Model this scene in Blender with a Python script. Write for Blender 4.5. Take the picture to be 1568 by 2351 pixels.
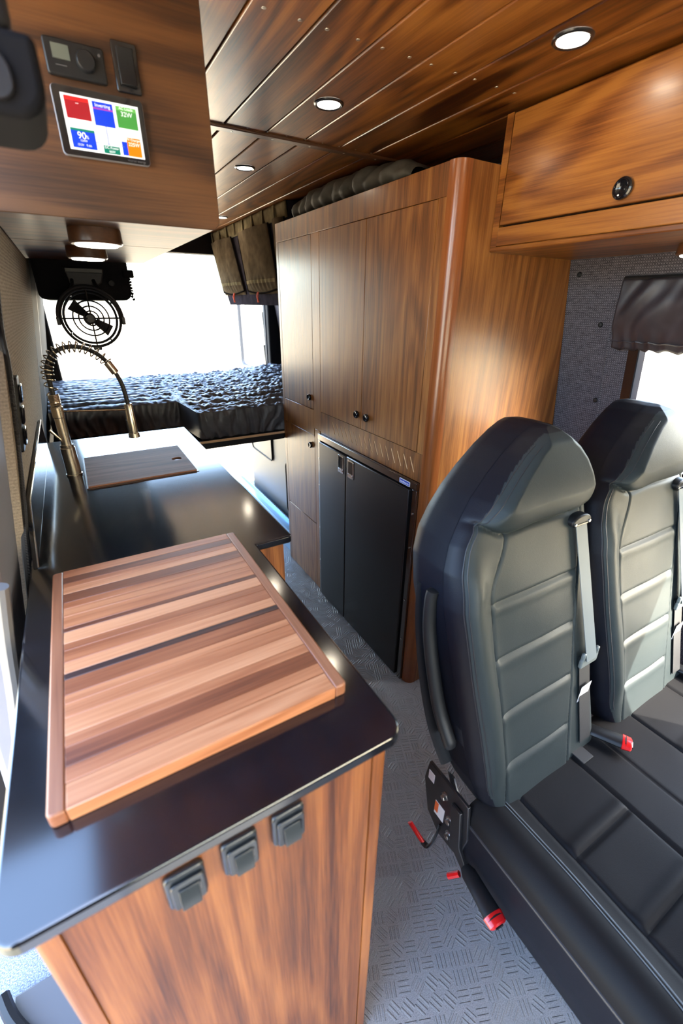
import bpy, bmesh, math, random
import numpy as np
from mathutils import Vector, Matrix, noise as mnoise

for o in list(bpy.data.objects): bpy.data.objects.remove(o)
S = bpy.context.scene
C = S.collection
random.seed(7)
PI = math.pi

# ------------------------------------------------------------------ camera
def make_camera():
    f, pitch, yaw, roll, h = 996.0, math.radians(25.5), math.radians(30.5), math.radians(0.6), 1.48
    hd = Vector((math.sin(yaw), math.cos(yaw), 0)); rt = Vector((math.cos(yaw), -math.sin(yaw), 0)); up = Vector((0, 0, 1))
    fw = hd*math.cos(pitch) - up*math.sin(pitch); cu = hd*math.sin(pitch) + up*math.cos(pitch)
    r2 = rt*math.cos(roll) + cu*math.sin(roll); u2 = -rt*math.sin(roll) + cu*math.cos(roll)
    cd = bpy.data.cameras.new('camera'); cd.sensor_fit = 'VERTICAL'; cd.sensor_height = 36.0
    cd.lens = f/2351*36.0; cd.clip_start = 0.02; cd.clip_end = 500
    cd.dof.use_dof = True; cd.dof.focus_distance = 1.5; cd.dof.aperture_fstop = 3.5
    o = bpy.data.objects.new('camera', cd); C.objects.link(o)
    m = Matrix((r2, u2, -fw)).transposed().to_4x4(); m.translation = (0, 0, h)
    o.matrix_world = m; S.camera = o
make_camera()

# ------------------------------------------------------------------ sky, sun, exposure
SUN = Vector((1.0, -1.2, 1.096)).normalized()          # towards the sun
def make_world():
    w = bpy.data.worlds.new('sky'); S.world = w; w.use_nodes = True
    nt = w.node_tree; bg = nt.nodes['Background']
    sky = nt.nodes.new('ShaderNodeTexSky'); sky.sky_type = 'NISHITA'; sky.sun_disc = False
    sky.sun_elevation = math.asin(SUN.z); sky.sun_rotation = math.atan2(SUN.x, SUN.y)
    sky.air_density = 1.0; sky.dust_density = 3.0; sky.ozone_density = 1.0
    nt.links.new(sky.outputs[0], bg.inputs[0]); bg.inputs[1].default_value = 5.0
    l = bpy.data.lights.new('sun', 'SUN'); l.energy = 40.0; l.angle = 0.009; l.color = (1, .93, .82)
    o = bpy.data.objects.new('sun', l); C.objects.link(o); o.rotation_euler = SUN.to_track_quat('Z', 'Y').to_euler(); o.location = (4, -4, 5)
make_world()
vs = S.view_settings
vs.view_transform = 'Standard'; vs.look = 'None'; vs.exposure = -0.15; vs.gamma = 1.0; vs.use_curve_mapping = False

# ------------------------------------------------------------------ materials
M = {}
def newmat(name):
    m = bpy.data.materials.new(name); m.use_nodes = True
    nt = m.node_tree; b = nt.nodes['Principled BSDF']; M[name] = m
    return m, nt, b
def lk(nt, a, b): nt.links.new(a, b)
def nd(nt, t, **kw):
    n = nt.nodes.new(t)
    for k, v in kw.items():
        if k in n.inputs: n.inputs[k].default_value = v
        else: setattr(n, k, v)
    return n
def math_(nt, op, a, b=None, c=None):
    n = nt.nodes.new('ShaderNodeMath'); n.operation = op
    for i, x in enumerate((a, b, c)):
        if x is None: continue
        if isinstance(x, (int, float)): n.inputs[i].default_value = x
        else: nt.links.new(x, n.inputs[i])
    return n.outputs[0]
def simple(name, col, rough=.5, metal=0.0, coat=0.0, spec=.5, noise=0.0, bump=0.0, bscale=400.0, coat_rough=.1):
    m, nt, b = newmat(name)
    b.inputs['Base Color'].default_value = (*col, 1); b.inputs['Roughness'].default_value = rough
    b.inputs['Metallic'].default_value = metal; b.inputs['Coat Weight'].default_value = coat
    b.inputs['Coat Roughness'].default_value = coat_rough; b.inputs['Specular IOR Level'].default_value = spec
    tc = nd(nt, 'ShaderNodeTexCoord')
    if noise > 0:
        n = nd(nt, 'ShaderNodeTexNoise', Scale=22.0, Detail=5.0); lk(nt, tc.outputs['Object'], n.inputs['Vector'])
        r = nd(nt, 'ShaderNodeValToRGB'); r.color_ramp.elements[0].color = (*[c*(1-noise) for c in col], 1); r.color_ramp.elements[1].color = (*[min(1, c*(1+noise)) for c in col], 1)
        r.color_ramp.elements[0].position = .3; r.color_ramp.elements[1].position = .7
        lk(nt, n.outputs['Fac'], r.inputs[0]); lk(nt, r.outputs[0], b.inputs['Base Color'])
    if bump > 0:
        n = nd(nt, 'ShaderNodeTexNoise', Scale=bscale, Detail=3.0); lk(nt, tc.outputs['Object'], n.inputs['Vector'])
        bp = nd(nt, 'ShaderNodeBump', Strength=bump, Distance=.001); lk(nt, n.outputs['Fac'], bp.inputs['Height']); lk(nt, bp.outputs[0], b.inputs['Normal'])
    return m
def wood(name, axis, dark, mid, light, rough=.35, coat=.3, straight=.5, scale=1.0, ring=26.0, coat_rough=.2):
    m, nt, b = newmat(name)
    tc = nd(nt, 'ShaderNodeTexCoord'); oi = nd(nt, 'ShaderNodeObjectInfo')
    off = nd(nt, 'ShaderNodeVectorMath', operation='SCALE'); off.inputs[0].default_value = (3.1, 5.7, 2.3); lk(nt, oi.outputs['Random'], off.inputs['Scale'])
    ad = nd(nt, 'ShaderNodeVectorMath', operation='ADD'); lk(nt, tc.outputs['Object'], ad.inputs[0]); lk(nt, off.outputs[0], ad.inputs[1])
    def mapped(stretch):
        mp = nd(nt, 'ShaderNodeMapping'); s = [scale]*3; s['xyz'.index(axis)] = scale*stretch
        mp.inputs['Scale'].default_value = s; lk(nt, ad.outputs[0], mp.inputs['Vector']); return mp.outputs[0]
    n1 = nd(nt, 'ShaderNodeTexNoise', Scale=4.0, Detail=2.0, Distortion=.5); lk(nt, mapped(.16), n1.inputs['Vector'])
    ringv = math_(nt, 'SINE', math_(nt, 'MULTIPLY', n1.outputs['Fac'], ring*3.0))
    ringv = math_(nt, 'MULTIPLY_ADD', ringv, .5, .5)
    n2 = nd(nt, 'ShaderNodeTexNoise', Scale=52.0, Detail=6.0, Roughness=.68); lk(nt, mapped(.022), n2.inputs['Vector'])
    n3 = nd(nt, 'ShaderNodeTexNoise', Scale=330.0, Detail=2.0); lk(nt, mapped(.03), n3.inputs['Vector'])
    n4 = nd(nt, 'ShaderNodeTexNoise', Scale=3.0, Detail=2.0); lk(nt, mapped(.3), n4.inputs['Vector'])
    v = math_(nt, 'MULTIPLY', n2.outputs['Fac'], .35 + straight*.35)
    v = math_(nt, 'MULTIPLY_ADD', ringv, .30*(1-straight) + .05, v)
    v = math_(nt, 'MULTIPLY_ADD', n3.outputs['Fac'], .26, v)
    v = math_(nt, 'ADD', math_(nt, 'MULTIPLY_ADD', n4.outputs['Fac'], .16, v), .04)
    v = math_(nt, 'ADD', v, math_(nt, 'MULTIPLY', math_(nt, 'SUBTRACT', oi.outputs['Random'], .5), .14))
    r = nd(nt, 'ShaderNodeValToRGB'); e = r.color_ramp.elements
    e[0].position = .42; e[0].color = (*dark, 1); e[1].position = .76; e[1].color = (*light, 1)
    k = e.new(.57); k.color = (*mid, 1)
    lk(nt, v, r.inputs[0]); lk(nt, r.outputs[0], b.inputs['Base Color'])
    b.inputs['Roughness'].default_value = rough; b.inputs['Coat Weight'].default_value = coat; b.inputs['Coat Roughness'].default_value = coat_rough
    bp = nd(nt, 'ShaderNodeBump', Strength=.12, Distance=.001); lk(nt, n3.outputs['Fac'], bp.inputs['Height']); lk(nt, bp.outputs[0], b.inputs['Normal'])
    return m
D, K, L = (.085, .034, .014), (.21, .092, .038), (.36, .185, .085)
wood('walnut_vertical', 'z', (.062,.018,.003), (.175,.058,.0115), (.32,.130,.031), straight=.85, rough=.38, coat=.22)
wood('walnut_galley', 'z', (.055,.012,.002), (.17,.049,.009), (.31,.110,.026), straight=.72, rough=.45, coat=.10, ring=16)
wood('walnut_ceiling', 'y', (.036,.009,.0015), (.165,.049,.007), (.32,.118,.02), straight=.55, rough=.36, coat=.30, coat_rough=.2, ring=20)
wood('walnut_overhead', 'y', (.06,.016,.0025), (.165,.05,.008), (.30,.112,.02), straight=.6, rough=.36, coat=.25, ring=20)
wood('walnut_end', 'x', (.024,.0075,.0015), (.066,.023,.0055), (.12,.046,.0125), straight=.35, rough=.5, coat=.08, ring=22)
wood('walnut_solid', 'z', (.10,.025,.005), (.19,.052,.011), (.26,.08,.02), straight=.9, rough=.3, coat=.4)
wood('walnut_batten', 'x', (.03,.011,.005), (.07,.027,.011), (.11,.045,.02), straight=.9, rough=.35, coat=.3)
wood('sink_lid_wood', 'x', (.07,.028,.015), (.15,.066,.037), (.26,.125,.078), straight=.8, rough=.6, coat=0)
M['sink_lid_wood'].node_tree.nodes['Principled BSDF'].inputs['Specular IOR Level'].default_value = .12
wood('pale_wood', 'x', (.42,.22,.10), (.60,.36,.18), (.70,.46,.26), straight=.9, rough=.5, coat=0)
for i, (a, bb, c) in enumerate([((.17,.042,.013), (.31,.098,.036), (.46,.175,.072)), ((.10,.023,.007), (.20,.055,.019), (.32,.105,.04)),
                               ((.26,.078,.026), (.42,.155,.062), (.57,.25,.115)), ((.012,.005,.004), (.036,.012,.009), (.10,.03,.016)), ((.06,.015,.006), (.12,.033,.013), (.21,.066,.026))]):
    wood('board_wood_%d' % i, 'x', a, bb, c, straight=.9, rough=.45, coat=.12, coat_rough=.3)
wood('board_end', 'y', (.10,.030,.012), (.20,.067,.028), (.30,.115,.052), straight=.9, rough=.45, coat=.12, coat_rough=.3)

simple('counter_black', (.006, .0065, .009), rough=.13, spec=1.0, noise=.25)
simple('black_plastic', (.009, .0095, .011), rough=.42, bump=.1, spec=.35)
simple('dark_plastic', (.020, .020, .024), rough=.55, bump=.15, spec=.3)
simple('housing_grey', (.09, .088, .095), rough=.55)
simple('black_gloss', (.006, .006, .008), rough=.08)
simple('latch_plastic', (.012, .016, .021), rough=.32, coat=.3, bump=.05)
simple('fridge_door', (.045, .040, .040), rough=.28, metal=.75)
simple('fridge_trim', (.22, .20, .19), rough=.18, metal=1.0)
simple('chrome', (.75, .74, .72), rough=.1, metal=1.0)
simple('brushed_nickel', (.50, .44, .36), rough=.27, metal=1.0)
simple('steel', (.55, .55, .56), rough=.3, metal=1.0)
simple('screw_steel', (.6, .57, .5), rough=.35, metal=1.0)
simple('aluminium_blue', (.25, .40, .58), rough=.3, metal=.8)
simple('red_plastic', (.60, .006, .008), rough=.3, coat=.4)
simple('orange_cord', (.75, .10, .02), rough=.6)
simple('badge_blue', (.01, .05, .35), rough=.4)
simple('latch_paddle', (.020, .025, .028), rough=.35)
simple('housing_dark', (.012, .012, .014), rough=.85, spec=.06)
simple('white_label', (.78, .78, .80), rough=.6)
simple('label_orange', (.80, .16, .04), rough=.6)
simple('black_metal', (.012, .012, .014), rough=.3, coat=.4)
simple('rubber', (.012, .012, .014), rough=.6)
simple('pillar_grey', (.20, .20, .225), rough=.5, bump=.1)
simple('gasket_dark', (.022, .026, .036), rough=.5)
simple('white_paint', (.78, .79, .80), rough=.3, coat=.4)
simple('belt_grey', (.10, .125, .14), rough=.55)
simple('belt_black', (.014, .014, .016), rough=.6, bump=.3)
simple('buckle_grey', (.13, .15, .15), rough=.35)
simple('mesh_black', (.006, .006, .007), rough=.85, spec=.1)
simple('bag_olive', (.085, .064, .042), rough=.7, noise=.25, bump=.3, spec=.0)
simple('bag_band', (.16, .128, .075), rough=.7, noise=.3, bump=.3, spec=.0)
simple('bag_trim', (.012, .010, .009), rough=.6, spec=.0)
simple('bag_lining', (.032, .028, .036), rough=.7, noise=.25, spec=.0)
simple('comforter', (.058, .058, .066), rough=.42, noise=.2, bump=.12, bscale=900, spec=.45)
simple('mattress_black', (.02, .02, .022), rough=.7)
simple('blanket_grey', (.085, .078, .065), rough=.7, noise=.3)
simple('shade_fabric', (.026, .021, .026), rough=.5, noise=.2, bump=.2)
simple('panel_silver', (.15, .15, .15), rough=.45, metal=.3)
simple('stitch', (.10, .11, .12), rough=.6)
simple('piping', (.02, .021, .026), rough=.45)
simple('van_dark', (.012, .011, .011), rough=.8, spec=.15)
simple('van_paint', (.06, .065, .07), rough=.4)
def leather(name, col, rough, spec=.4):
    m, nt, b = newmat(name)
    tc = nd(nt, 'ShaderNodeTexCoord')
    v = nd(nt, 'ShaderNodeTexVoronoi', Scale=620.0); lk(nt, tc.outputs['Object'], v.inputs['Vector'])
    n = nd(nt, 'ShaderNodeTexNoise', Scale=14.0, Detail=4.0); lk(nt, tc.outputs['Object'], n.inputs['Vector'])
    h = math_(nt, 'MULTIPLY_ADD', n.outputs['Fac'], 3.0, v.outputs['Distance'])
    bp = nd(nt, 'ShaderNodeBump', Strength=.13, Distance=.0012); lk(nt, h, bp.inputs['Height']); lk(nt, bp.outputs[0], b.inputs['Normal'])
    b.inputs['Base Color'].default_value = (*col, 1); b.inputs['Roughness'].default_value = rough
    b.inputs['Specular IOR Level'].default_value = spec
leather('leather_back', (.021, .028, .030), .48, .25)
leather('leather_seat', (.0105, .010, .0108), .5, .10)
leather('leather_side', (.0065, .007, .011), .45, .18)
def fabric(name, c0, c1, freq):
    m, nt, b = newmat(name)
    tc = nd(nt, 'ShaderNodeTexCoord'); sp = nd(nt, 'ShaderNodeSeparateXYZ'); lk(nt, tc.outputs['Object'], sp.inputs[0])
    a = math_(nt, 'SINE', math_(nt, 'MULTIPLY', sp.outputs['Y'], freq)); c = math_(nt, 'SINE', math_(nt, 'MULTIPLY', sp.outputs['Z'], freq))
    w = math_(nt, 'MULTIPLY_ADD', math_(nt, 'MULTIPLY', a, c), .25, .5)
    w = math_(nt, 'MULTIPLY_ADD', math_(nt, 'ADD', a, c), .12, w)
    mp = nd(nt, 'ShaderNodeMapping'); mp.inputs['Scale'].default_value = (1, .25, 1); lk(nt, tc.outputs['Object'], mp.inputs['Vector'])
    n = nd(nt, 'ShaderNodeTexNoise', Scale=260.0, Detail=3.0); lk(nt, mp.outputs[0], n.inputs['Vector'])
    v = math_(nt, 'ADD', math_(nt, 'MULTIPLY', w, .6), math_(nt, 'MULTIPLY', n.outputs['Fac'], .45))
    r = nd(nt, 'ShaderNodeValToRGB'); r.color_ramp.elements[0].position = .3; r.color_ramp.elements[1].position = .75
    r.color_ramp.elements[0].color = (*c0, 1); r.color_ramp.elements[1].color = (*c1, 1); lk(nt, v, r.inputs[0]); lk(nt, r.outputs[0], b.inputs['Base Color'])
    b.inputs['Roughness'].default_value = .9; b.inputs['Specular IOR Level'].default_value = .1
    bp = nd(nt, 'ShaderNodeBump', Strength=.5, Distance=.001); lk(nt, v, bp.inputs['Height']); lk(nt, bp.outputs[0], b.inputs['Normal'])
fabric('tweed', (.014, .0135, .018), (.15, .14, .16), 900.0)
fabric('tweed_left_lit', (.13, .105, .08), (.45, .37, .285), 900.0)  # same tweed with the left wall's warm light put into its colour
def floor_mat():
    m, nt, b = newmat('tread_vinyl')
    tc = nd(nt, 'ShaderNodeTexCoord'); mp = nd(nt, 'ShaderNodeMapping'); mp.inputs['Scale'].default_value = (1/.034,)*3
    mp.inputs['Rotation'].default_value = (0, 0, .4)
    lk(nt, tc.outputs['Object'], mp.inputs['Vector'])
    fl = nd(nt, 'ShaderNodeVectorMath', operation='FLOOR'); lk(nt, mp.outputs[0], fl.inputs[0])
    fr = nd(nt, 'ShaderNodeVectorMath', operation='FRACTION'); lk(nt, mp.outputs[0], fr.inputs[0])
    sf = nd(nt, 'ShaderNodeSeparateXYZ'); lk(nt, fl.outputs[0], sf.inputs[0])
    cb = nd(nt, 'ShaderNodeCombineXYZ'); lk(nt, sf.outputs[0], cb.inputs[0]); lk(nt, sf.outputs[1], cb.inputs[1])
    wn = nd(nt, 'ShaderNodeTexWhiteNoise', noise_dimensions='3D'); lk(nt, cb.outputs[0], wn.inputs['Vector'])
    ang = math_(nt, 'MULTIPLY', math_(nt, 'FLOOR', math_(nt, 'MULTIPLY', wn.outputs['Value'], 4.0)), PI/4)
    s = nd(nt, 'ShaderNodeSeparateXYZ'); lk(nt, fr.outputs[0], s.inputs[0])
    px = math_(nt, 'SUBTRACT', s.outputs[0], .5); py = math_(nt, 'SUBTRACT', s.outputs[1], .5)
    ca = math_(nt, 'COSINE', ang); sa = math_(nt, 'SINE', ang)
    a = math_(nt, 'ADD', math_(nt, 'MULTIPLY', px, ca), math_(nt, 'MULTIPLY', py, sa))
    c = math_(nt, 'SUBTRACT', math_(nt, 'MULTIPLY', py, ca), math_(nt, 'MULTIPLY', px, sa))
    st = math_(nt, 'PINGPONG', math_(nt, 'ADD', math_(nt, 'MULTIPLY', c, 3.4), 10.0), .5)
    st = math_(nt, 'SMOOTH_MIN', math_(nt, 'MULTIPLY', math_(nt, 'MAXIMUM', math_(nt, 'SUBTRACT', .26, st), 0.0), 8.0), 1.0, .2)
    k1 = math_(nt, 'LESS_THAN', math_(nt, 'ABSOLUTE', a), .40); k2 = math_(nt, 'LESS_THAN', math_(nt, 'ABSOLUTE', c), .44)
    h = math_(nt, 'MULTIPLY', st, math_(nt, 'MULTIPLY', k1, k2))
    n = nd(nt, 'ShaderNodeTexNoise', Scale=420.0, Detail=4.0); lk(nt, tc.outputs['Object'], n.inputs['Vector'])
    hh = math_(nt, 'MULTIPLY_ADD', n.outputs['Fac'], .35, h)
    bp = nd(nt, 'ShaderNodeBump', Strength=.9, Distance=.003); lk(nt, hh, bp.inputs['Height']); lk(nt, bp.outputs[0], b.inputs['Normal'])
    r = nd(nt, 'ShaderNodeValToRGB'); r.color_ramp.elements[0].position = .25; r.color_ramp.elements[1].position = .75
    r.color_ramp.elements[0].color = (.16, .16, .17, 1); r.color_ramp.elements[1].color = (.34, .34, .355, 1)
    lk(nt, n.outputs['Fac'], r.inputs[0]); lk(nt, r.outputs[0], b.inputs['Base Color']); b.inputs['Roughness'].default_value = .42
floor_mat()
def ground_mat(name, cols, sc):
    m, nt, b = newmat(name)
    tc = nd(nt, 'ShaderNodeTexCoord'); n = nd(nt, 'ShaderNodeTexNoise', Scale=sc, Detail=8.0, Roughness=.7); lk(nt, tc.outputs['Object'], n.inputs['Vector'])
    r = nd(nt, 'ShaderNodeValToRGB'); e = r.color_ramp.elements; e[0].position = .35; e[1].position = .7; e[0].color = (*cols[0], 1); e[1].color = (*cols[2], 1)
    k = e.new(.52); k.color = (*cols[1], 1)
    lk(nt, n.outputs['Fac'], r.inputs[0]); lk(nt, r.outputs[0], b.inputs['Base Color']); b.inputs['Roughness'].default_value = .95
ground_mat('dry_grass', [(.26, .23, .12), (.46, .37, .23), (.62, .52, .36)], 6.0)
ground_mat('speckle_carpet', [(.06, .07, .11), (.25, .27, .34), (.60, .62, .68)], 300.0)
def glass(name):
    m, nt, b = newmat(name); out = nt.nodes['Material Output']
    t = nd(nt, 'ShaderNodeBsdfTransparent'); g = nd(nt, 'ShaderNodeBsdfGlossy', Roughness=.02); fr = nd(nt, 'ShaderNodeFresnel', IOR=1.45)
    t.inputs[0].default_value = (.93, .95, .94, 1); mx = nd(nt, 'ShaderNodeMixShader')
    ge = nd(nt, 'ShaderNodeNewGeometry'); lk(nt, math_(nt, 'MULTIPLY', fr.outputs[0], math_(nt, 'SUBTRACT', 1.0, ge.outputs['Backfacing'])), mx.inputs[0]); lk(nt, t.outputs[0], mx.inputs[1]); lk(nt, g.outputs[0], mx.inputs[2]); lk(nt, mx.outputs[0], out.inputs[0])
glass('clear_glass')
def emit(name, col, st):
    m, nt, b = newmat(name); b.inputs['Base Color'].default_value = (*[c*.5 for c in col], 1)
    b.inputs['Emission Color'].default_value = (*col, 1); b.inputs['Emission Strength'].default_value = st; b.inputs['Roughness'].default_value = .3
emit('lamp_glow', (1, .93, .80), 10.0)
emit('lcd_grey', (.16, .18, .15), .2)
for nme, col in dict(white=(1, 1, 1), red=(.33, .006, .014), red_hi=(.75, .015, .015), blue=(.0, .04, .60), purple=(.35, .04, .40), green=(.05, .27, .045), green_hi=(.14, .45, .09), orange=(1, .21, .0), teal=(.0, .18, .11), line=(.10, .14, .55)).items():
    emit('screen_' + nme, col, 1.0)

# ------------------------------------------------------------------ geometry helpers
class MB:
    def __init__(s): s.v = []; s.f = []
    def add(s, vs_, fs):
        n = len(s.v); s.v += [tuple(p) for p in vs_]; s.f += [tuple(i+n for i in q) for q in fs]; return s
    def box(s, x0, x1, y0, y1, z0, z1):
        return s.add([(x, y, z) for z in (z0, z1) for y in (y0, y1) for x in (x0, x1)],
                     [(0, 2, 3, 1), (4, 5, 7, 6), (0, 1, 5, 4), (2, 6, 7, 3), (0, 4, 6, 2), (1, 3, 7, 5)])
    def prism(s, poly, lo, hi, plane='xy'):
        def to(a, b, c): return {'xy': (a, b, c), 'yz': (c, a, b), 'xz': (a, c, b)}[plane]
        n = len(poly); v = [to(a, b, lo) for a, b in poly] + [to(a, b, hi) for a, b in poly]
        f = [tuple(range(n-1, -1, -1)), tuple(range(n, 2*n))] + [(i, (i+1) % n, n+(i+1) % n, n+i) for i in range(n)]
        return s.add(v, f)
    def tube(s, path, r, seg=10, closed=False, caps=True, flat=None):
        P = [Vector(p) for p in path]; n = len(P); rs = r if isinstance(r, (list, tuple)) else [r]*n
        T = []
        for i in range(n):
            a = P[(i-1) % n] if closed or i > 0 else P[i]; b = P[(i+1) % n] if closed or i < n-1 else P[i]
            T.append((b-a).normalized())
        ref = Vector((0, 0, 1)) if abs(T[0].z) < .9 else Vector((1, 0, 0))
        u = T[0].cross(ref).normalized(); vs_ = []; fs = []
        for i in range(n):
            u = (u - T[i]*u.dot(T[i])).normalized(); w = T[i].cross(u)
            for k in range(seg):
                a = 2*PI*k/seg; fu, fw = (1, 1) if flat is None else flat
                vs_.append(P[i] + u*math.cos(a)*rs[i]*fu + w*math.sin(a)*rs[i]*fw)
        for i in range(n if closed else n-1):
            j = (i+1) % n
            for k in range(seg):
                fs.append((i*seg+k, i*seg+(k+1) % seg, j*seg+(k+1) % seg, j*seg+k))
        if caps and not closed:
            fs.append(tuple(range(seg-1, -1, -1))); fs.append(tuple((n-1)*seg+k for k in range(seg)))
        return s.add(vs_, fs)
    def lathe(s, prof, c=(0, 0, 0), axis='z', seg=28, cap=True):
        vs_ = []; fs = []; n = len(prof)
        for k in range(seg):
            a = 2*PI*k/seg
            for r, h in prof:
                p = (r*math.cos(a), r*math.sin(a), h)
                p = {'z': p, 'y': (p[0], p[2], p[1]), 'x': (p[2], p[0], p[1])}[axis]
                vs_.append((c[0]+p[0], c[1]+p[1], c[2]+p[2]))
        for k in range(seg):
            j = (k+1) % seg
            for i in range(n-1): fs.append((k*n+i, j*n+i, j*n+i+1, k*n+i+1))
        if cap and prof[0][0] > 1e-6: fs.append(tuple(k*n for k in range(seg-1, -1, -1)))
        if cap and prof[-1][0] > 1e-6: fs.append(tuple(k*n+n-1 for k in range(seg)))
        return s.add(vs_, fs)
    def grid(s, fn, nu, nv):
        vs_ = [fn(i/nu, j/nv) for j in range(nv+1) for i in range(nu+1)]
        return s.add(vs_, [(j*(nu+1)+i, j*(nu+1)+i+1, (j+1)*(nu+1)+i+1, (j+1)*(nu+1)+i) for j in range(nv) for i in range(nu)])
    def build(s, name, mat, parent=None, bevel=0.0, smooth=False, seg=2, angle=35, origin=None, sub=0):
        off = Vector((0, 0, 0)); q = parent
        while q is not None: off += q.location; q = q.parent
        if origin is not None: off = off + (Vector(origin) - off)
        me = bpy.data.meshes.new(name); me.from_pydata([tuple(Vector(p)-off) for p in s.v], [], s.f)
        bm = bmesh.new(); bm.from_mesh(me); bmesh.ops.remove_doubles(bm, verts=bm.verts, dist=1e-6); bmesh.ops.recalc_face_normals(bm, faces=bm.faces); bm.to_mesh(me); bm.free()
        me.materials.append(M[mat]); o = bpy.data.objects.new(name, me); C.objects.link(o)
        if parent is not None: o.parent = parent
        if origin is not None:
            base = Vector((0, 0, 0)); q = parent
            while q is not None: base += q.location; q = q.parent
            o.location = Vector(origin) - base
        if bevel > 0:
            b = o.modifiers.new('bevel', 'BEVEL'); b.width = bevel; b.segments = seg; b.limit_method = 'ANGLE'; b.angle_limit = math.radians(40)
            smooth = True
        if sub:
            b = o.modifiers.new('sub', 'SUBSURF'); b.levels = sub; b.render_levels = sub
        if smooth:
            me.polygons.foreach_set('use_smooth', [True]*len(me.polygons)); me.set_sharp_from_angle(angle=math.radians(angle))
        return o
def rrect(x0, x1, y0, y1, r, n=5):
    rr = r if isinstance(r, (list, tuple)) else [r]*4
    out = []
    for (cx, cy, a0, q) in ((x0, y0, PI, 0), (x1, y0, 1.5*PI, 1), (x1, y1, 0, 2), (x0, y1, .5*PI, 3)):
        R_ = rr[q]
        ox = cx + (R_ if q in (0, 3) else -R_); oy = cy + (R_ if q in (0, 1) else -R_)
        if R_ < 1e-6: out.append((cx, cy)); continue
        for k in range(n+1):
            a = a0 + .5*PI*k/n; out.append((ox + R_*math.cos(a), oy + R_*math.sin(a)))
    return out
def smoothpath(pts, n=8, closed=False):
    P = [Vector(p) for p in pts]; out = []; N = len(P)
    for i in range(N if closed else N-1):
        p0 = P[(i-1) % N] if closed or i > 0 else P[i]; p1 = P[i]; p2 = P[(i+1) % N]; p3 = P[(i+2) % N] if closed or i < N-2 else p2
        for k in range(n):
            t = k/n
            out.append(.5*((2*p1) + (-p0+p2)*t + (2*p0-5*p1+4*p2-p3)*t*t + (-p0+3*p1-3*p2+p3)*t**3))
    if not closed: out.append(P[-1])
    return out
def thing(name, label, cat, loc=(0, 0, 0), group=None):
    o = bpy.data.objects.new(name, None); C.objects.link(o); o.location = loc; o.empty_display_size = .05
    o['label'] = label; o['category'] = cat
    if group: o['group'] = group
    return o
def tag(o, label, cat, group=None):
    o['label'] = label; o['category'] = cat
    if group: o['group'] = group
    return o
def struct(o, label=None, cat=None):
    o['kind'] = 'structure'
    if label: o['label'] = label
    if cat: o['category'] = cat
    return o
def copy_tree(o, parent=None):
    c = o.copy(); C.objects.link(c); c.parent = parent
    for ch in o.children: copy_tree(ch, c)
    return c
def box(name, mat, parent, *b, bevel=0.0, **k): return MB().box(*b).build(name, mat, parent, bevel=bevel, **k)
def lerp_tab(tab, t):
    if t <= tab[0][0]: return tab[0][1]
    for (a, x), (b, y) in zip(tab, tab[1:]):
        if t <= b:
            k = (t-a)/(b-a); return x + (y-x)*k
    return tab[-1][1]
def sstep(a, b, x):
    t = min(1, max(0, (x-a)/(b-a))); return t*t*(3-2*t)
def textmesh(name, txt, size, mat, parent, loc, right, up, align='CENTER', ext=.0002):
    cu = bpy.data.curves.new(name, 'FONT'); cu.body = txt; cu.size = size; cu.align_x = align; cu.align_y = 'CENTER'; cu.extrude = ext
    o = bpy.data.objects.new('tmp', cu); C.objects.link(o); bpy.context.view_layer.update()
    me = bpy.data.meshes.new_from_object(o.evaluated_get(bpy.context.evaluated_depsgraph_get())); bpy.data.objects.remove(o)
    r = Vector(right).normalized(); u = Vector(up).normalized(); n = r.cross(u)
    m = MB(); L0 = Vector(loc)
    m.v = [tuple(L0 + r*v.co.x + u*v.co.y + n*v.co.z) for v in me.vertices]; m.f = [tuple(p.vertices) for p in me.polygons]
    bpy.data.meshes.remove(me); me = None
    return m.build(name, mat, parent)

# ================================================================== THE VAN SHELL
CZ = 1.93                       # underside of ceiling planks
def lwx(z): return -.175 + .165*(max(z, .70)-1.0)
def rwx(z): return 1.569 - .178*(max(z, .95)-1.081)
# floor
struct(box('floor', 'tread_vinyl', None, -.22, 1.62, -.75, 3.66, -.04, 0.0))
box_ = MB().box(-.56, -.2205, -1.6, 1.05, -.06, -.02).build('floor_cab_carpet', 'speckle_carpet'); struct(box_)
# ceiling: backing + planks
ceil = MB().box(-.25, 1.62, -.75, 3.70, CZ+.013, CZ+.07).build('ceiling', 'van_dark'); struct(ceil)
seams = [-.246+.1235*k for k in range(15)]
for (y0, y1) in ((-.72, 1.511), (1.537, 3.60)):
    for a, b in zip(seams, seams[1:]):
        x0, x1 = a+.0022, min(b-.0022, 1.50)
        MB().box(-(x1-x0)/2, (x1-x0)/2, y0, y1, 0, .013).build('plank', 'walnut_ceiling', ceil, bevel=.0025, seg=2).location = ((x0+x1)/2, 0, CZ)
bt = box('trim_1', 'walnut_batten', None, .28, 1.46, 1.508, 1.540, CZ-.007, CZ+.0129, bevel=.003); struct(bt)
for k in range(9): MB().lathe([(0, -.001), (.0035, 0), (.0038, .002)], (.40+.123*k, 1.524, CZ-.0074), seg=10).build('screw', 'screw_steel', bt, smooth=True)
for x in (.399, .466, .520, .586, .642, .708, .765, .832, .889, .958, 1.018):
    MB().lathe([(0, -.0012), (.004, -.0004), (.0045, .001)], (x, .952, CZ), seg=12).build('screw', 'screw_steel', ceil, smooth=True)
for x in (.43, .49, .56, .62, .68, .74, .80, .86, .92, .98):
    for y in (1.497, 1.551): MB().lathe([(0, -.001), (.0028, -.0003), (.003, .001)], (x, y, CZ), seg=8).build('screw', 'screw_steel', ceil, smooth=True)
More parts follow.
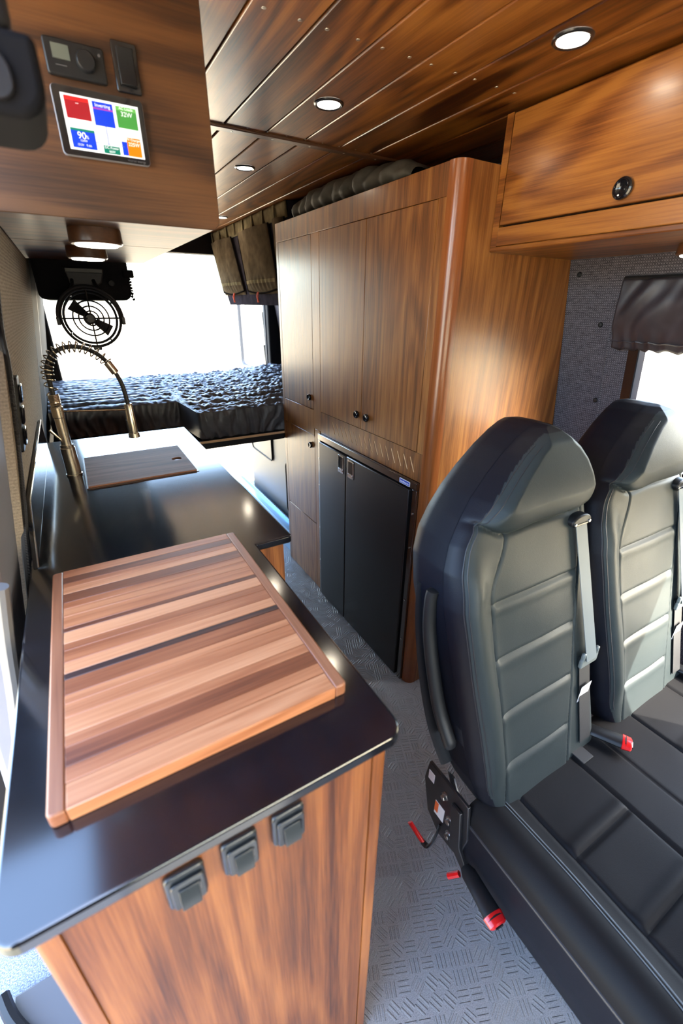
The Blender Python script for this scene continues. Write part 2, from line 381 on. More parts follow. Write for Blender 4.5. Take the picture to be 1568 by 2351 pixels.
# outer roof skin and upper side skins, so daylight only comes in through the openings
# walls (leaning inwards towards the roof)
def leanwall(name, fx, y0, y1, z0, z1, th, mat, n=8, parent=None):
    pr = [(fx(z0+(z1-z0)*i/n), z0+(z1-z0)*i/n) for i in range(n+1)]
    sgn = -1 if fx is lwx else 1
    poly = pr + [(x+sgn*th, z) for x, z in reversed(pr)]
    return MB().prism(poly, y0, y1, 'xz').build(name, mat, parent, smooth=True)
wl = leanwall('wall_left', lwx, 1.03, 2.25, 0, 1.96, .05, 'tweed_left_lit'); struct(wl)
struct(leanwall('wall_left_rear', lwx, 2.251, 2.70, 0, 1.96, .05, 'van_dark'))
struct(leanwall('trim_4', lwx, 2.701, 2.725, 0, 1.96, .05, 'pillar_grey'))
struct(leanwall('wall_left_corner', lwx, 2.726, 3.66, 0, 1.96, .05, 'van_dark'))
# right wall pieces around the window and an unseen one added for sun
W1 = (.34, .80, .98, 1.545); W2 = (-.28, .29, .60, 1.115)
wr = thing('wall_right', 'woven dark grey fabric lining of the van side behind the seats', 'wall'); del wr['category']; wr['kind'] = 'structure'
def rpiece(y0, y1, z0, z1): return leanwall('fabric_panel', rwx, y0, y1, z0, z1, .05, 'tweed', n=6, parent=wr)
rpiece(W1[1], 3.66, 0, 1.96); rpiece(W1[0], W1[1], 0, W1[2]); rpiece(W1[0], W1[1], W1[3], 1.96); rpiece(W2[1], W1[0], 0, 1.96)
rpiece(W2[0], W2[1], 0, W2[2]); rpiece(W2[0], W2[1], W2[3], 1.96); rpiece(-.75, W2[0], 0, 1.96)
for (y, z) in ((1.0, 1.577), (.917-.012, 1.43), (.895-.012, 1.188)):
    MB().lathe([(0, -.006), (.006, -.005), (.0085, -.002), (.0085, .001)], (rwx(z), y, z), axis='x', seg=14).build('snap_button', 'black_plastic', wr, smooth=True)
# raised welt that follows the window recess
path = smoothpath([(rwx(.75)-.002, .86, .75), (rwx(1.0)-.002, .868, 1.0), (rwx(1.3)-.002, .872, 1.3), (rwx(1.45)-.002, .865, 1.45), (rwx(1.52)-.002, .835, 1.52), (rwx(1.555)-.002, .77, 1.555), (rwx(1.565)-.002, .6, 1.565), (rwx(1.565)-.002, .35, 1.565)], 8)
MB().tube(path, .004, 6).build('welt', 'tweed', wr, smooth=True)
# windows
def framed_window(name, y0, y1, z0, z1, b=.03, metal=True):
    r = thing(name, '', 'window'); del r['label']; del r['category']; r['kind'] = 'structure'
    def seg(ya, yb, za, zb, mat, nm, off0, off1):
        n = 4; pr = [(rwx(za+(zb-za)*i/n)+off0, za+(zb-za)*i/n) for i in range(n+1)]
        poly = pr + [(x+off1-off0, z) for x, z in reversed(pr)]
        return MB().prism(poly, ya, yb, 'xz').build(nm, mat, r, smooth=True)
    fr = seg(y1-b, y1, z0, z1, 'black_gloss', 'window_frame', -.004, .05); seg(y0, y0+b, z0, z1, 'black_gloss', 'window_frame', -.004, .05)
    seg(y0+b, y1-b, z0, z0+b, 'black_gloss', 'window_frame', -.004, .05); seg(y0+b, y1-b, z1-b, z1, 'black_gloss', 'window_frame', -.004, .05)
    if metal: seg(y1-b-.018, y1-b, z0+b, z1-b, 'pillar_grey', 'glazing_bar', .004, .04)
    seg(y0+b, y1-b-(.018 if metal else 0), z0+b, z1-b, 'clear_glass', 'pane', .028, .032)
    return r
framed_window('window_1', *W1); framed_window('sun_window_added', *W2, b=.02, metal=False)  # second one is unseen, placed and sized to throw sun on the seat
# roof edge / header at the rear
struct(box('rear_header', 'van_dark', None, -.30, 1.60, 3.601, 3.70, 1.80, CZ+.012))
# D pillars
struct(MB().box(-.26, -.10, 3.661, 3.72, 0, 1.80).build('trim_2', 'van_dark', bevel=.01))
struct(MB().box(1.44, 1.60, 3.661, 3.72, 0, 1.80).build('trim_3', 'van_dark', bevel=.01))
# cab shell around the camera: dash, windscreen kept low to dim front light, doors
cb = thing('cab_shell', 'dark cab interior around the camera', 'cab'); del cb['category']; cb['kind'] = 'structure'
MB().box(-.62, 1.66, -1.60, -.751, CZ+.013, CZ+.07).build('headliner', 'van_dark', cb)
MB().box(-.62, 1.66, -1.70, -1.601, -.06, 1.0).build('dash', 'van_dark', cb); MB().box(-.62, 1.66, -1.70, -1.601, 1.42, CZ+.07).build('windscreen_header', 'van_dark', cb)
MB().box(-.62, -.36, -1.70, -1.601, 1.0, 1.42).build('a_pillar', 'van_dark', cb); MB().box(1.50, 1.66, -1.70, -1.601, 1.0, 1.42).build('a_pillar', 'van_dark', cb)
MB().box(-.36, 1.50, -1.655, -1.65, 1.0, 1.42).build('windscreen', 'clear_glass', cb)
MB().box(-.36, 1.62, -1.60, -.751, -.04, -.001).build('cab_floor', 'tread_vinyl', cb)
MB().box(-.62, -.56, -1.60, -.25, -.06, CZ+.012).build('a_pillar', 'van_dark', cb)  # unseen side panel, closed here to limit daylight from the left
MB().box(-.56, -.275, 1.06, 1.11, -.06, CZ+.012).build('b_pillar', 'van_dark', cb)
MB().box(1.62, 1.66, -1.60, -.751, -.04, .95).build('door_card', 'van_dark', cb); MB().box(1.62, 1.66, -1.60, -.751, .951, CZ+.012).build('door_card', 'van_dark', cb)
pil = thing('pillar_trim', 'light grey plastic pillar trim beside the worktop at the left edge', 'pillar', (-.23, .88, 0))
def pillar_off(z): return lwx(z) - .012
n_ = 10; zs_ = [-.019+(1.60+.019)*i/n_ for i in range(n_+1)]
MB().prism([(pillar_off(z), z) for z in zs_] + [(pillar_off(z)-.05, z) for z in reversed(zs_)], .76, 1.015, 'xz').build('trim', 'pillar_grey', pil, bevel=.012, seg=3)
sp = smoothpath([(-.212, 1.0, .70), (-.196, 1.012, .86), (-.175, 1.03, 1.0), (-.158, 1.05, 1.10), (-.140, 1.075, 1.215), (-.114, 1.055, 1.363), (-.103, 1.02, 1.44), (-.078, 1.02, 1.59)], 10)
sl = MB().tube(sp, .008, 8).build('door_seal', 'rubber', pil, smooth=True)
m = MB()
for i in range(0, len(sp)-1):
    for k in (0, .5):
        p = sp[i].lerp(sp[i+1], k); m.tube([(p.x+.004, p.y-.006, p.z-.003), (p.x+.004, p.y-.006, p.z+.003)], .0045, 6)
m.build('seal_ribs', 'dark_plastic', sl, smooth=True)
MB().tube(smoothpath([(-.215, .66, .78), (-.198, .70, .90), (-.184, .715, 1.0), (-.165, .71, 1.10)], 8), .011, 10).build('grab_tube', 'panel_silver', pil, smooth=True)
# outdoors
gnd = box('ground', 'dry_grass', None, -600, 600, -600, 600, -.75, -.70); struct(gnd)
# open rear door on the right
rd = thing('door_1', 'open white rear van door with dark window gasket', 'door', (1.50, 3.74, 0)); del rd['category']; rd['kind'] = 'structure'
X0, X1 = 1.475, 1.52
MB().box(X0, X1, 3.74, 4.52, .05, .93).build('door_skin', 'white_paint', rd, bevel=.008)
MB().box(X0, X1, 3.74, 3.80, .931, 1.62).build('door_skin', 'white_paint', rd, bevel=.008); MB().box(X0, X1, 4.46, 4.52, .931, 1.62).build('door_skin', 'white_paint', rd, bevel=.008)
MB().box(X0, X1, 3.74, 4.52, 1.621, 1.78).build('door_skin', 'white_paint', rd, bevel=.008)
MB().tube([(X0-.004, a, b) for a, b in rrect(3.79, 4.47, .92, 1.63, .07)], .024, 8, closed=True).build('gasket', 'gasket_dark', rd, smooth=True)
MB().box(1.494, 1.498, 3.80, 4.46, .931, 1.62).build('pane', 'clear_glass', rd)
MB().tube([(1.46, 3.78, 1.02), (1.462, 3.84, 1.42)], .008, 8).build('check_strut', 'black_metal', rd, smooth=True)
MB().tube([(1.455, 3.79, 1.0), (1.455, 3.82, 1.16)], .014, 8).build('hinge_link', 'black_metal', rd, smooth=True)

# ================================================================== GALLEY
gal = thing('galley_cabinet', 'walnut galley cabinet with three black push latches under the black worktop', 'cabinet', (.05, .30, 0))
MB().box(-.139, .2385, .309, 1.91, 0, .978).build('carcass', 'van_dark', gal)
MB().prism(rrect(-.146, -.124, .296, .319, [.010, 0, 0, 0]), 0, .980).build('corner_post', 'walnut_galley', gal, smooth=True)
MB().box(-.1237, .2255, .298, .3085, 0, .980).build('front_panel', 'walnut_galley', gal, bevel=.0012)
MB().prism(rrect(.2265, .252, .296, .319, [0, .014, 0, 0]), 0, .980).build('corner_post', 'walnut_galley', gal, smooth=True)
MB().box(.239, .2505, .3195, .836, 0, .980).build('side_panel', 'walnut_galley', gal, bevel=.0012)
MB().box(.251, .335, .837, .849, 0, .980).build('step_panel', 'walnut_galley', gal, bevel=.0015)
MB().box(.251, .3345, .8495, 1.91, 0, .9795).build('step_side', 'walnut_galley', gal, bevel=.0015)
MB().box(-.15, .3345, 1.9105, 2.58, 0, .78).build('low_rear_box', 'walnut_galley', gal, bevel=.0015)
for (lx, lz) in ((-.014, .921), (.0454, .9235), (.104, .9235)):
    w, h = .0206, .0285
    lt = MB().prism(rrect(lx-w, lx+w, lz-h, lz+h, .007), .2903, .2979, 'xz').build('latch', 'latch_plastic', gal, bevel=.003, seg=3)
    MB().prism(rrect(lx-w+.005, lx+w-.002, lz-h+.003, lz+h-.010, .005), .2866, .2902, 'xz').build('latch_frame', 'latch_plastic', lt, bevel=.0014)
    MB().prism([(.2864, lz-h+.0075), (.2803, lz-h+.009), (.2803, lz-.0045), (.285, lz+.009), (.2864, lz+.009)], lx-w+.012, lx+w-.009, 'yz').build('latch_paddle', 'latch_paddle', lt, bevel=.001)
    MB().box(lx+w-.0086, lx+w-.0064, .2855, .2865, lz-.009, lz+.0075).build('latch_slot', 'black_gloss', lt)
# worktop
arc = lambda cx, cy, r, a0: [(cx+r*math.cos(a0+PI/2*k/6), cy+r*math.sin(a0+PI/2*k/6)) for k in range(7)]
poly = arc(-.1405, .302, .023, PI) + arc(.2385, .303, .024, 1.5*PI) + [(.2625, .816)] + arc(.3405, .825, .009, 1.5*PI) + [(.3495, 1.935), (-.1635, 1.935)]
wt = MB().prism(poly, .9805, 1.0).build('worktop', 'counter_black', bevel=.004, seg=3, origin=(0, 1.1, .9805))
tag(wt, 'long black satin worktop with rounded corners running back towards the bed', 'worktop')
up = MB().prism([(.934, 1.0003), (1.095, 1.086), (1.86, 1.101), (1.86, 1.0003)], -.158, -.150, 'yz').build('upstand', 'counter_black', wt, bevel=.0015)
MB().tube([(-.1492, .934, 1.002), (-.1492, 1.095, 1.0865), (-.1492, 1.86, 1.1015)], .0018, 6).build('edge_strip', 'chrome', up, smooth=True)
# butcher-block board
bd = thing('cutting_board', 'striped hardwood cutting board lying on the black worktop', 'cutting board', (.05, .37, 1.0))
y = .3655
ws = [40, 26, 34, 22, 36, 30, 20, 38, 16, 30, 34, 22, 36, 14, 40, 30, 24, 36, 26, 20, 28, 32]
tone = [2, 0, 1, 0, 2, 0, 0, 1, 3, 2, 0, 1, 2, 4, 0, 2, 0, 4, 2, 0, 4, 0]
ws = [w*.4955/sum(ws) for w in ws]
for w, t in zip(ws, tone):
    MB().box(-.1026, .2091, y+.0001, y+w-.0001, 1.0004, 1.0195).build('strip', 'board_wood_%d' % t, bd, bevel=.0005 if y > .37 else .0012, seg=1)
    y += w
MB().prism(rrect(-.120, -.1028, .3655, .861, [.006, 0, 0, .006]), 1.0004, 1.0195).build('end_strip', 'board_end', bd, bevel=.0022)
MB().prism(rrect(.2093, .2265, .3655, .861, [0, .006, .006, 0]), 1.0004, 1.0195).build('end_strip', 'board_end', bd, bevel=.0022)
# sink lid with finger hole
def plate_hole(x0, x1, y0, y1, z0, z1, cx, cy, r, n=32):
    m = MB(); inner = []; outer = []
    for k in range(n):
        a = 2*PI*k/n; dx, dy = math.cos(a), math.sin(a); inner.append((cx+r*dx, cy+r*dy))
        t = min(((x1-cx)/dx if dx > 1e-9 else (x0-cx)/dx if dx < -1e-9 else 1e9), ((y1-cy)/dy if dy > 1e-9 else (y0-cy)/dy if dy < -1e-9 else 1e9))
        outer.append((cx+t*dx, cy+t*dy))
    for c in ((x0, y0), (x1, y0), (x1, y1), (x0, y1)):   # snap nearest to corner
        i = min(range(n), key=lambda q: (outer[q][0]-c[0])**2+(outer[q][1]-c[1])**2); outer[i] = c
    v = [(*p, z1) for p in inner]+[(*p, z1) for p in outer]+[(*p, z0) for p in inner]+[(*p, z0) for p in outer]; f = []
    for k in range(n):
        j = (k+1) % n
        f += [(k, n+k, n+j, j), (2*n+k, 2*n+j, 3*n+j, 3*n+k), (k, j, 2*n+j, 2*n+k), (n+k, 3*n+k, 3*n+j, n+j)]
    return m.add(v, f)
sk = thing('sink_lid', 'walnut sink cover with a finger hole set in the worktop by the faucet', 'sink cover', (.11, 1.5, 1.0))
MB().box(-.0465, .268, 1.348, 1.652, 1.0003, 1.0015).build('sink_rim', 'walnut_batten', sk)
plate_hole(-.042, .2625, 1.353, 1.648, 1.0016, 1.0055, .229, 1.4925, .016).build('lid', 'sink_lid_wood', sk)
# faucet
fc = thing('kitchen_faucet', 'brushed nickel spring-neck faucet standing on the worktop', 'faucet', (-.0735, 1.5, 1.0))
fx, fy = -.0735, 1.5
MB().lathe([(.0225, 1.0002), (.0225, 1.0045), (.020, 1.006), (.020, 1.086), (.018, 1.0885), (.0184, 1.096)], (fx, fy, 0)).build('base', 'brushed_nickel', fc, smooth=True)
MB().lathe([(.0138, 1.0945), (.0138, 1.176), (.0158, 1.1785), (.0158, 1.206), (.013, 1.2085), (.012, 1.21)], (fx, fy, 0)).build('body', 'brushed_nickel', fc, smooth=True)
MB().tube([(fx+.012*math.cos(a), fy+.012*math.sin(a), 1.21+.032*a/(2*PI*8)) for a in [2*PI*8*k/160 for k in range(161)]], .0023, 6).build('collar_coil', 'brushed_nickel', fc, smooth=True)
hp = smoothpath([(fx, fy, 1.2025), (fx, fy, 1.2775), (fx+.003, fy, 1.3165), (fx+.0225, fy, 1.349), (fx+.056, fy, 1.366), (fx+.0975, fy, 1.365), (fx+.139, fy, 1.341), (fx+.1665, fy, 1.30), (fx+.182, fy, 1.255), (fx+.1875, fy, 1.195)], 10)
MB().tube(hp, .0064, 10).build('hose', 'rubber', fc, smooth=True)
def along(path, t):
    q = t*(len(path)-1); i = min(int(q), len(path)-2); return path[i].lerp(path[i+1], q-i), (path[i+1]-path[i]).normalized()
cp = []
for k in range(17*24+1):
    t = .06 + .66*k/(17*24); p, tg = along(hp, t); b = Vector((0, 1, 0)); a = tg.cross(b).normalized(); ph = 2*PI*k/24
    cp.append(p + (a*math.cos(ph) + b*math.sin(ph))*.0145)
MB().tube(cp, .0018, 6).build('spring', 'brushed_nickel', fc, smooth=True)
MB().tube([along(hp, .72)[0], along(hp, .80)[0]], .0112, 14).build('spring_ferrule', 'brushed_nickel', fc, smooth=True)
sh = MB().lathe([(.0105, 1.199), (.0124, 1.195), (.0124, 1.161), (.0131, 1.1575), (.0131, 1.109), (.0161, 1.1065), (.0169, 1.094), (.0135, 1.0925)], (fx+.1875, fy, 0)).build('spray_head', 'brushed_nickel', fc, smooth=True)
MB().box(fx+.1725, fx+.177, fy-.0045, fy+.0045, 1.116, 1.15).build('spray_button', 'dark_plastic', sh, bevel=.0015)
MB().tube([(fx+.015, fy, 1.193), (fx+.176, fy, 1.182)], .003, 8).build('holder_arm', 'brushed_nickel', fc, smooth=True)
MB().tube([(fx-.0105, fy-.0075, 1.1125), (fx-.032, fy-.015, 1.146)], .0034, 8).build('lever', 'brushed_nickel', fc, smooth=True)
# wall switch panel beside the pillar
sw = thing('wall_switch', 'slim black switch panel on the left fabric wall', 'switch', (lwx(1.27), 1.12, 1.27))
def lw_prism(poly, d0, d1):   # polygon in (y,z) laid on the leaning left wall
    m = MB(); n = len(poly); v = [(lwx(z)+d0, y, z) for y, z in poly]+[(lwx(z)+d1, y, z) for y, z in poly]
    return m.add(v, [tuple(range(n)), tuple(range(2*n-1, n-1, -1))]+[(i, (i+1) % n, n+(i+1) % n, n+i) for i in range(n)])
lw_prism(rrect(1.085, 1.135, 1.195, 1.345, .007), .0005, .012).build('plate', 'black_plastic', sw, bevel=.002)
for k in range(3): lw_prism(rrect(1.095, 1.125, 1.208+.043*k, 1.243+.043*k, .003), .0121, .017).build('rocker', 'black_gloss', sw, bevel=.002)

# ================================================================== TALL CABINET + FRIDGE
TX = .95
tc_ = thing('tall_cabinet', 'tall walnut wardrobe cabinet with black knobs built around the fridge', 'cabinet', (1.2, 1.64, 0))
Y0, Y1, TZ = 1.035, 2.262, 1.822
def sidepoly(x0, z0, z1, gap=.003):
    pr = [(rwx(z0+(z1-z0)*i/6)-gap, z0+(z1-z0)*i/6) for i in range(7)]
    return [(x0, z0)] + pr + [(x0, z1)]
MB().prism(sidepoly(.992, 0, TZ), Y0, Y0+.016, 'xz').build('end_panel', 'walnut_vertical', tc_, smooth=True)
MB().prism(sidepoly(.968, 0, TZ-.002), Y1-.016, Y1, 'xz').build('end_panel', 'walnut_vertical', tc_, smooth=True)
MB().prism(sidepoly(.9705, .92, TZ-.003, .004), Y0+.0165, Y1-.0165, 'xz').build('carcass', 'van_dark', tc_)
MB().prism(sidepoly(.9705, 0, .919, .004), 1.835, Y1-.0165, 'xz').build('carcass', 'van_dark', tc_)
MB().prism(rrect(TX-.001, .9915, Y0-.001, Y0+.040, [.030, 0, 0, 0], n=8), 0, TZ).build('corner_post', 'walnut_solid', tc_, smooth=True)
def face(name, y0, y1, z0, z1, g=.0012, r=0.0, mat='walnut_vertical', x0=TX, x1=.968):
    y0 += g; y1 -= g; z0 += g; z1 -= g
    return MB().prism(rrect(y0, y1, z0, z1, r) if r else [(y0, z0), (y1, z0), (y1, z1), (y0, z1)], x0, x1, 'yz').build(name, mat, tc_, bevel=.0012, seg=1)
g0 = .0001
face('rail', Y0+.0402, Y1, 1.745, TZ, g0)
face('stile', Y0+.0402, 1.108, 1.024, 1.745, g0); face('stile', 1.815, 1.888, .93, 1.745, g0); face('stile', 2.235, Y1, .0, 1.745, g0)
face('rail', 1.888, 2.235, .895, 1.020, g0)
face('stile', 1.826, 1.880, 0, .93, g0)
d1 = face('door', 1.108, 1.4665, 1.024, 1.745); d2 = face('door', 1.4665, 1.815, 1.024, 1.745)
d3 = face('door', 1.888, 2.235, 1.022, 1.745); d4 = face('door', 1.880, 2.235, .405, .895, r=.012); d5 = face('drawer_front', 1.880, 2.235, .0, .405)
def knob(d, y, z, r=.0155, x=TX):
    k = MB().lathe([(r*.75, 0), (r, -.004), (r, -.010), (r*.8, -.0135), (r*.55, -.0128), (0, -.010)], (x, y, z), axis='x', seg=24).build('knob', 'black_gloss', d, smooth=True, angle=50)
knob(d1, 1.420, 1.079); knob(d2, 1.492, 1.079); knob(d3, 1.922, 1.076); knob(d4, 1.920, .838)
# vent panel over the fridge: slots really cut
def vent_panel():
    me_o = MB().box(TX, .968, Y0+.0402, 1.8149, .9225, 1.0238).build('vent_panel', 'walnut_vertical', tc_)
    cut = MB(); slots = []
    for k in range(16):
        yc = 1.128 + .0375*k; poly = []
        a = math.radians(62); h = .026; w = .0032; ax = (math.cos(a), math.sin(a)); pp = (-ax[1], ax[0])
        zc = .975
        for s_, t0 in ((1, 0), (-1, PI)):
            for q in range(7):
                th = -PI/2 + PI*q/6
                poly.append((yc + s_*(ax[0]*h + ax[0]*math.cos(th)*w + pp[0]*math.sin(th)*w), zc + s_*(ax[1]*h + ax[1]*math.cos(th)*w + pp[1]*math.sin(th)*w)))
        cut.prism(poly, TX-.01, .975, 'yz'); slots.append(poly)
    co = cut.build('cutter', 'pale_wood', tc_)
    md = me_o.modifiers.new('cut', 'BOOLEAN'); md.object = co; md.operation = 'DIFFERENCE'; md.solver = 'EXACT'
    bpy.context.view_layer.update()
    nm = bpy.data.meshes.new_from_object(me_o.evaluated_get(bpy.context.evaluated_depsgraph_get()))
    me_o.modifiers.clear(); me_o.data = nm; bpy.data.objects.remove(co)
    for poly in slots: MB().prism(poly, TX+.0010, .9675, 'yz').build('vent_slot', 'pale_wood', me_o)
vent_panel()
# fridge
fr = thing('fridge', 'built-in dark steel double-door fridge below the vent slots', 'fridge', (1.2, 1.44, 0))
F0, F1, FZ = 1.0765, 1.824, .921
MB().prism([(.972, 0.001), (1.45, .001), (1.45, FZ-.003), (.972, FZ-.003)], F0+.002, F1-.002, 'xz').build('body', 'black_plastic', fr)
MB().box(.936, .9715, F0, F1, FZ-.028, FZ).build('frame', 'fridge_trim', fr, bevel=.002)
MB().box(.938, .9715, F0, F0+.024, .0, FZ-.0285).build('frame', 'fridge_trim', fr, bevel=.002); MB().box(.938, .9715, F1-.024, F1, .0, FZ-.0285).build('frame', 'fridge_trim', fr, bevel=.002)
da = MB().box(.928, .969, 1.5445, F1-.028, .012, FZ-.032).build('door', 'fridge_door', fr, bevel=.004)
db = MB().box(.928, .969, F0+.030, 1.5405, .012, FZ-.032).build('door', 'fridge_door', fr, bevel=.004)
for d, yc in ((da, 1.585), (db, 1.500)):
    MB().prism(rrect(yc-.024, yc+.024, .800, .880, .004), .9255, .9278, 'yz').build('handle', 'chrome', d, bevel=.001)
    MB().prism(rrect(yc-.018, yc+.018, .822, .874, .003), .9248, .9254, 'yz').build('handle_recess', 'black_gloss', d)
    MB().prism(rrect(yc-.018, yc+.018, .806, .819, .002), .9225, .9254, 'yz').build('handle_lip', 'chrome', d, bevel=.001)
for z in (.22, .42, .66, .80):
    for yy in (F0+.012, F1-.012): MB().lathe([(0, -.003), (.004, -.002), (.0045, .001)], (.938, yy, z), axis='x', seg=12).build('screw', 'chrome', fr, smooth=True)
bg = MB().prism(rrect(1.112, 1.172, FZ-.024, FZ-.006, .003), .9345, .9359, 'yz').build('badge', 'white_label', fr)
MB().prism(rrect(1.114, 1.170, FZ-.0225, FZ-.0075, .002), .9341, .9345, 'yz').build('badge_field', 'badge_blue', bg)
textmesh('badge_text', 'isotherm', .0135, 'white_label', bg, (.9339, 1.142, FZ-.0155), (0, -1, 0), (0, 0, 1))
# rolled blanket stuffed between cabinet top and ceiling
def blanket():
    m = MB(); N, Kk = 60, 20
    def fn(u, v):
        y = 1.33 + .86*u; e = math.sin(PI*u)**.35 if 0 < u < 1 else 0
        a = 2*PI*v; n = mnoise.noise(Vector((u*9, math.cos(a)*1.2, math.sin(a)*1.2)))
        r = (.052 + .012*n + .006*math.sin(u*70 + 3*math.sin(a)))*(.45+.55*e)
        return (1.06 + r*1.7*math.cos(a), y, TZ + .005 + .046*(.5+.5*e) + min(.055, r)*.86*math.sin(a))
    m.grid(fn, N, Kk); return m
tag(blanket().build('rolled_blanket', 'blanket_grey', smooth=True, angle=80, origin=(1.06, 1.76, TZ)), 'dark rolled blanket stuffed between tall cabinet and ceiling', 'blanket')

# ================================================================== OVERHEAD CABINETS
OX = 1.09
oh = thing('overhead_cabinet', 'walnut overhead cabinet above the seats with one round black knob', 'cabinet', (1.3, .3, 1.62))
def ohpoly(x0, z0, z1, gap=.003):
    pr = [(rwx(z0+(z1-z0)*i/4)-gap, z0+(z1-z0)*i/4) for i in range(5)]
    return [(x0, z0)] + pr + [(x0, z1)]
MB().prism(ohpoly(OX+.002, 1.632, 1.925), 1.012, 1.0335, 'xz').build('end_panel', 'walnut_overhead', oh)
MB().prism(ohpoly(OX+.02, 1.64, 1.92), -.62, 1.0115, 'xz').build('carcass', 'van_dark', oh)
MB().prism(ohpoly(OX, 1.620, 1.632), -.62, 1.0335, 'xz').build('bottom_panel', 'walnut_overhead', oh, bevel=.003)
MB().box(OX, OX+.019, -.62, 1.0115, 1.6325, 1.6775).build('lower_rail', 'walnut_overhead', oh, bevel=.002)
od = MB().box(OX, OX+.019, .10, 1.0085, 1.682, 1.922).build('door', 'walnut_overhead', oh, bevel=.002)
MB().box(OX, OX+.019, -.62, .097, 1.682, 1.922).build('door', 'walnut_overhead', oh, bevel=.002)
MB().lathe([(.018, 0), (.021, -.004), (.0205, -.009), (.017, -.011), (.014, -.0075), (0, -.006)], (OX, .676, 1.710), axis='x', seg=28).build('knob', 'black_gloss', od, smooth=True, angle=50)
ol = thing('overhead_cabinet', 'walnut overhead cabinet holding the control panel above the worktop', 'cabinet', (.1, 1.4, 1.61))
LR = .298
def olpoly(x1, z0, z1, gap=.003, r=0):
    pr = [(lwx(z0+(z1-z0)*i/4)+gap, z0+(z1-z0)*i/4) for i in range(4, -1, -1)]
    if r:
        arc = [(x1-r+r*math.cos(a), z0+r+r*math.sin(a)) for a in [-PI/2+PI/2*k/6 for k in range(7)]]
        return pr + arc + [(x1, z1)]
    return pr + [(x1, z0), (x1, z1)]
MB().prism(olpoly(LR, 1.608, 1.928, r=.018), .98, .9985, 'xz').build('end_panel', 'walnut_end', ol, bevel=.0015)
MB().prism(olpoly(LR-.004, 1.612, 1.6255), .999, 1.40, 'xz').build('bottom_panel', 'walnut_end', ol, bevel=.0015)
MB().prism(olpoly(LR-.004, 1.612, 1.6255), 1.403, 1.98, 'xz').build('bottom_panel', 'walnut_end', ol, bevel=.0015)
MB().prism(olpoly(LR-.022, 1.626, 1.925), .999, 1.975, 'xz').build('carcass', 'van_dark', ol)
for a, b in ((1.0, 1.485), (1.489, 1.976)): MB().box(LR-.0215, LR-.004, a, b, 1.626, 1.925).build('door', 'walnut_overhead', ol, bevel=.0015)
# puck lights under it
for k, (x, y, lab) in enumerate(((.088, 1.135, 'brown puck light under the control panel cabinet, nearer one'), (.088, 1.50, 'brown puck light under the control panel cabinet, farther one just above the fan'))):
    p = thing('puck_light', lab, 'light', (x, y, 1.582), 'puck lights under the overhead cabinet')
    MB().lathe([(.046, 1.585), (.049, 1.588), (.048, 1.6118)], (x, y, 0), seg=36).build('housing', 'walnut_batten', p, smooth=True)
    MB().lathe([(0, 1.5822), (.038, 1.5822), (.04, 1.5849)], (x, y, 0), seg=32).build('lens', 'lamp_glow', p, smooth=True)
x, y = 1.33, .60
p = thing('puck_light', 'brown puck light under the overhead cabinet by the right window', 'light', (x, y, 1.592), 'puck lights under the overhead cabinet')
MB().lathe([(.046, 1.595), (.049, 1.598), (.048, 1.6198)], (x, y, 0), seg=36).build('housing', 'walnut_batten', p, smooth=True)
MB().lathe([(0, 1.5922), (.038, 1.5922), (.04, 1.5949)], (x, y, 0), seg=32).build('lens', 'lamp_glow', p, smooth=True)
# recessed ceiling lights
for (x, y, lab) in ((.922, .739, 'round recessed ceiling light above the seats beside the overhead cabinet'), (.676, 1.231, 'round recessed ceiling light in front of the ceiling batten'),
                    (.683, 1.88, 'round recessed ceiling light just behind the ceiling batten'), (.899, 2.92, 'round recessed ceiling light far back near the hanging organizer')):
    p = thing('ceiling_light', lab, 'light', (x, y, CZ-.006), 'recessed ceiling lights')
    MB().lathe([(.029, -.0035), (.033, -.005), (.0365, -.003), (.037, -.0002)], (x, y, CZ), seg=36, cap=False).build('rim', 'black_metal', p, smooth=True)
    MB().lathe([(0, -.003), (.0285, -.003), (.029, -.0006)], (x, y, CZ), seg=32).build('lens', 'lamp_glow', p, smooth=True)
    l = bpy.data.lights.new('lamp', 'AREA'); l.shape = 'DISK'; l.size = .05; l.energy = .5; l.color = (1, .86, .66)
    lo = bpy.data.objects.new('lamp', l); C.objects.link(lo); lo.location = (0, 0, -.002); lo.parent = p

# ================================================================== CONTROL PANEL FACE (end panel at y = .98)
PY = .98
dv = thing('touch_display', 'small touch screen with coloured energy tiles on the walnut end panel', 'display', (.119, PY, 1.693))
D0, D1, DZ0, DZ1 = .054, .184, 1.692, 1.779
MB().prism(rrect(D0, D1, DZ0, DZ1, .006), PY-.008, PY-.0005, 'xz').build('bezel', 'pillar_grey', dv, bevel=.0015)
gl = MB().prism(rrect(D0+.001, D1-.001, DZ0+.001, DZ1-.001, .005), PY-.0095, PY-.0081, 'xz').build('glass', 'black_gloss', dv)
SX0, SX1, SZ0, SZ1 = D0+.0115, D1-.0085, DZ0+.0085, DZ1-.010
scr = MB().box(SX0, SX1, PY-.0100, PY-.0096, SZ0, SZ1).build('screen', 'screen_white', dv)
def tile(u0, u1, v0, v1, mat, d=.0002, nm='screen_tile'):
    W_, H_ = SX1-SX0, SZ1-SZ0
    return MB().box(SX0+u0*W_, SX0+u1*W_, PY-.0100-d-.0002, PY-.0100-d+.0001, SZ1-v1*H_, SZ1-v0*H_).build(nm, mat, scr)
tile(.035, .345, .035, .43, 'screen_red'); tile(.035, .345, .035, .105, 'screen_red_hi', .0004)
tile(.385, .65, .045, .48, 'screen_blue'); tile(.385, .65, .155, .185, 'screen_purple', .0004)
tile(.69, .965, .05, .45, 'screen_green'); tile(.69, .965, .05, .125, 'screen_green_hi', .0004)
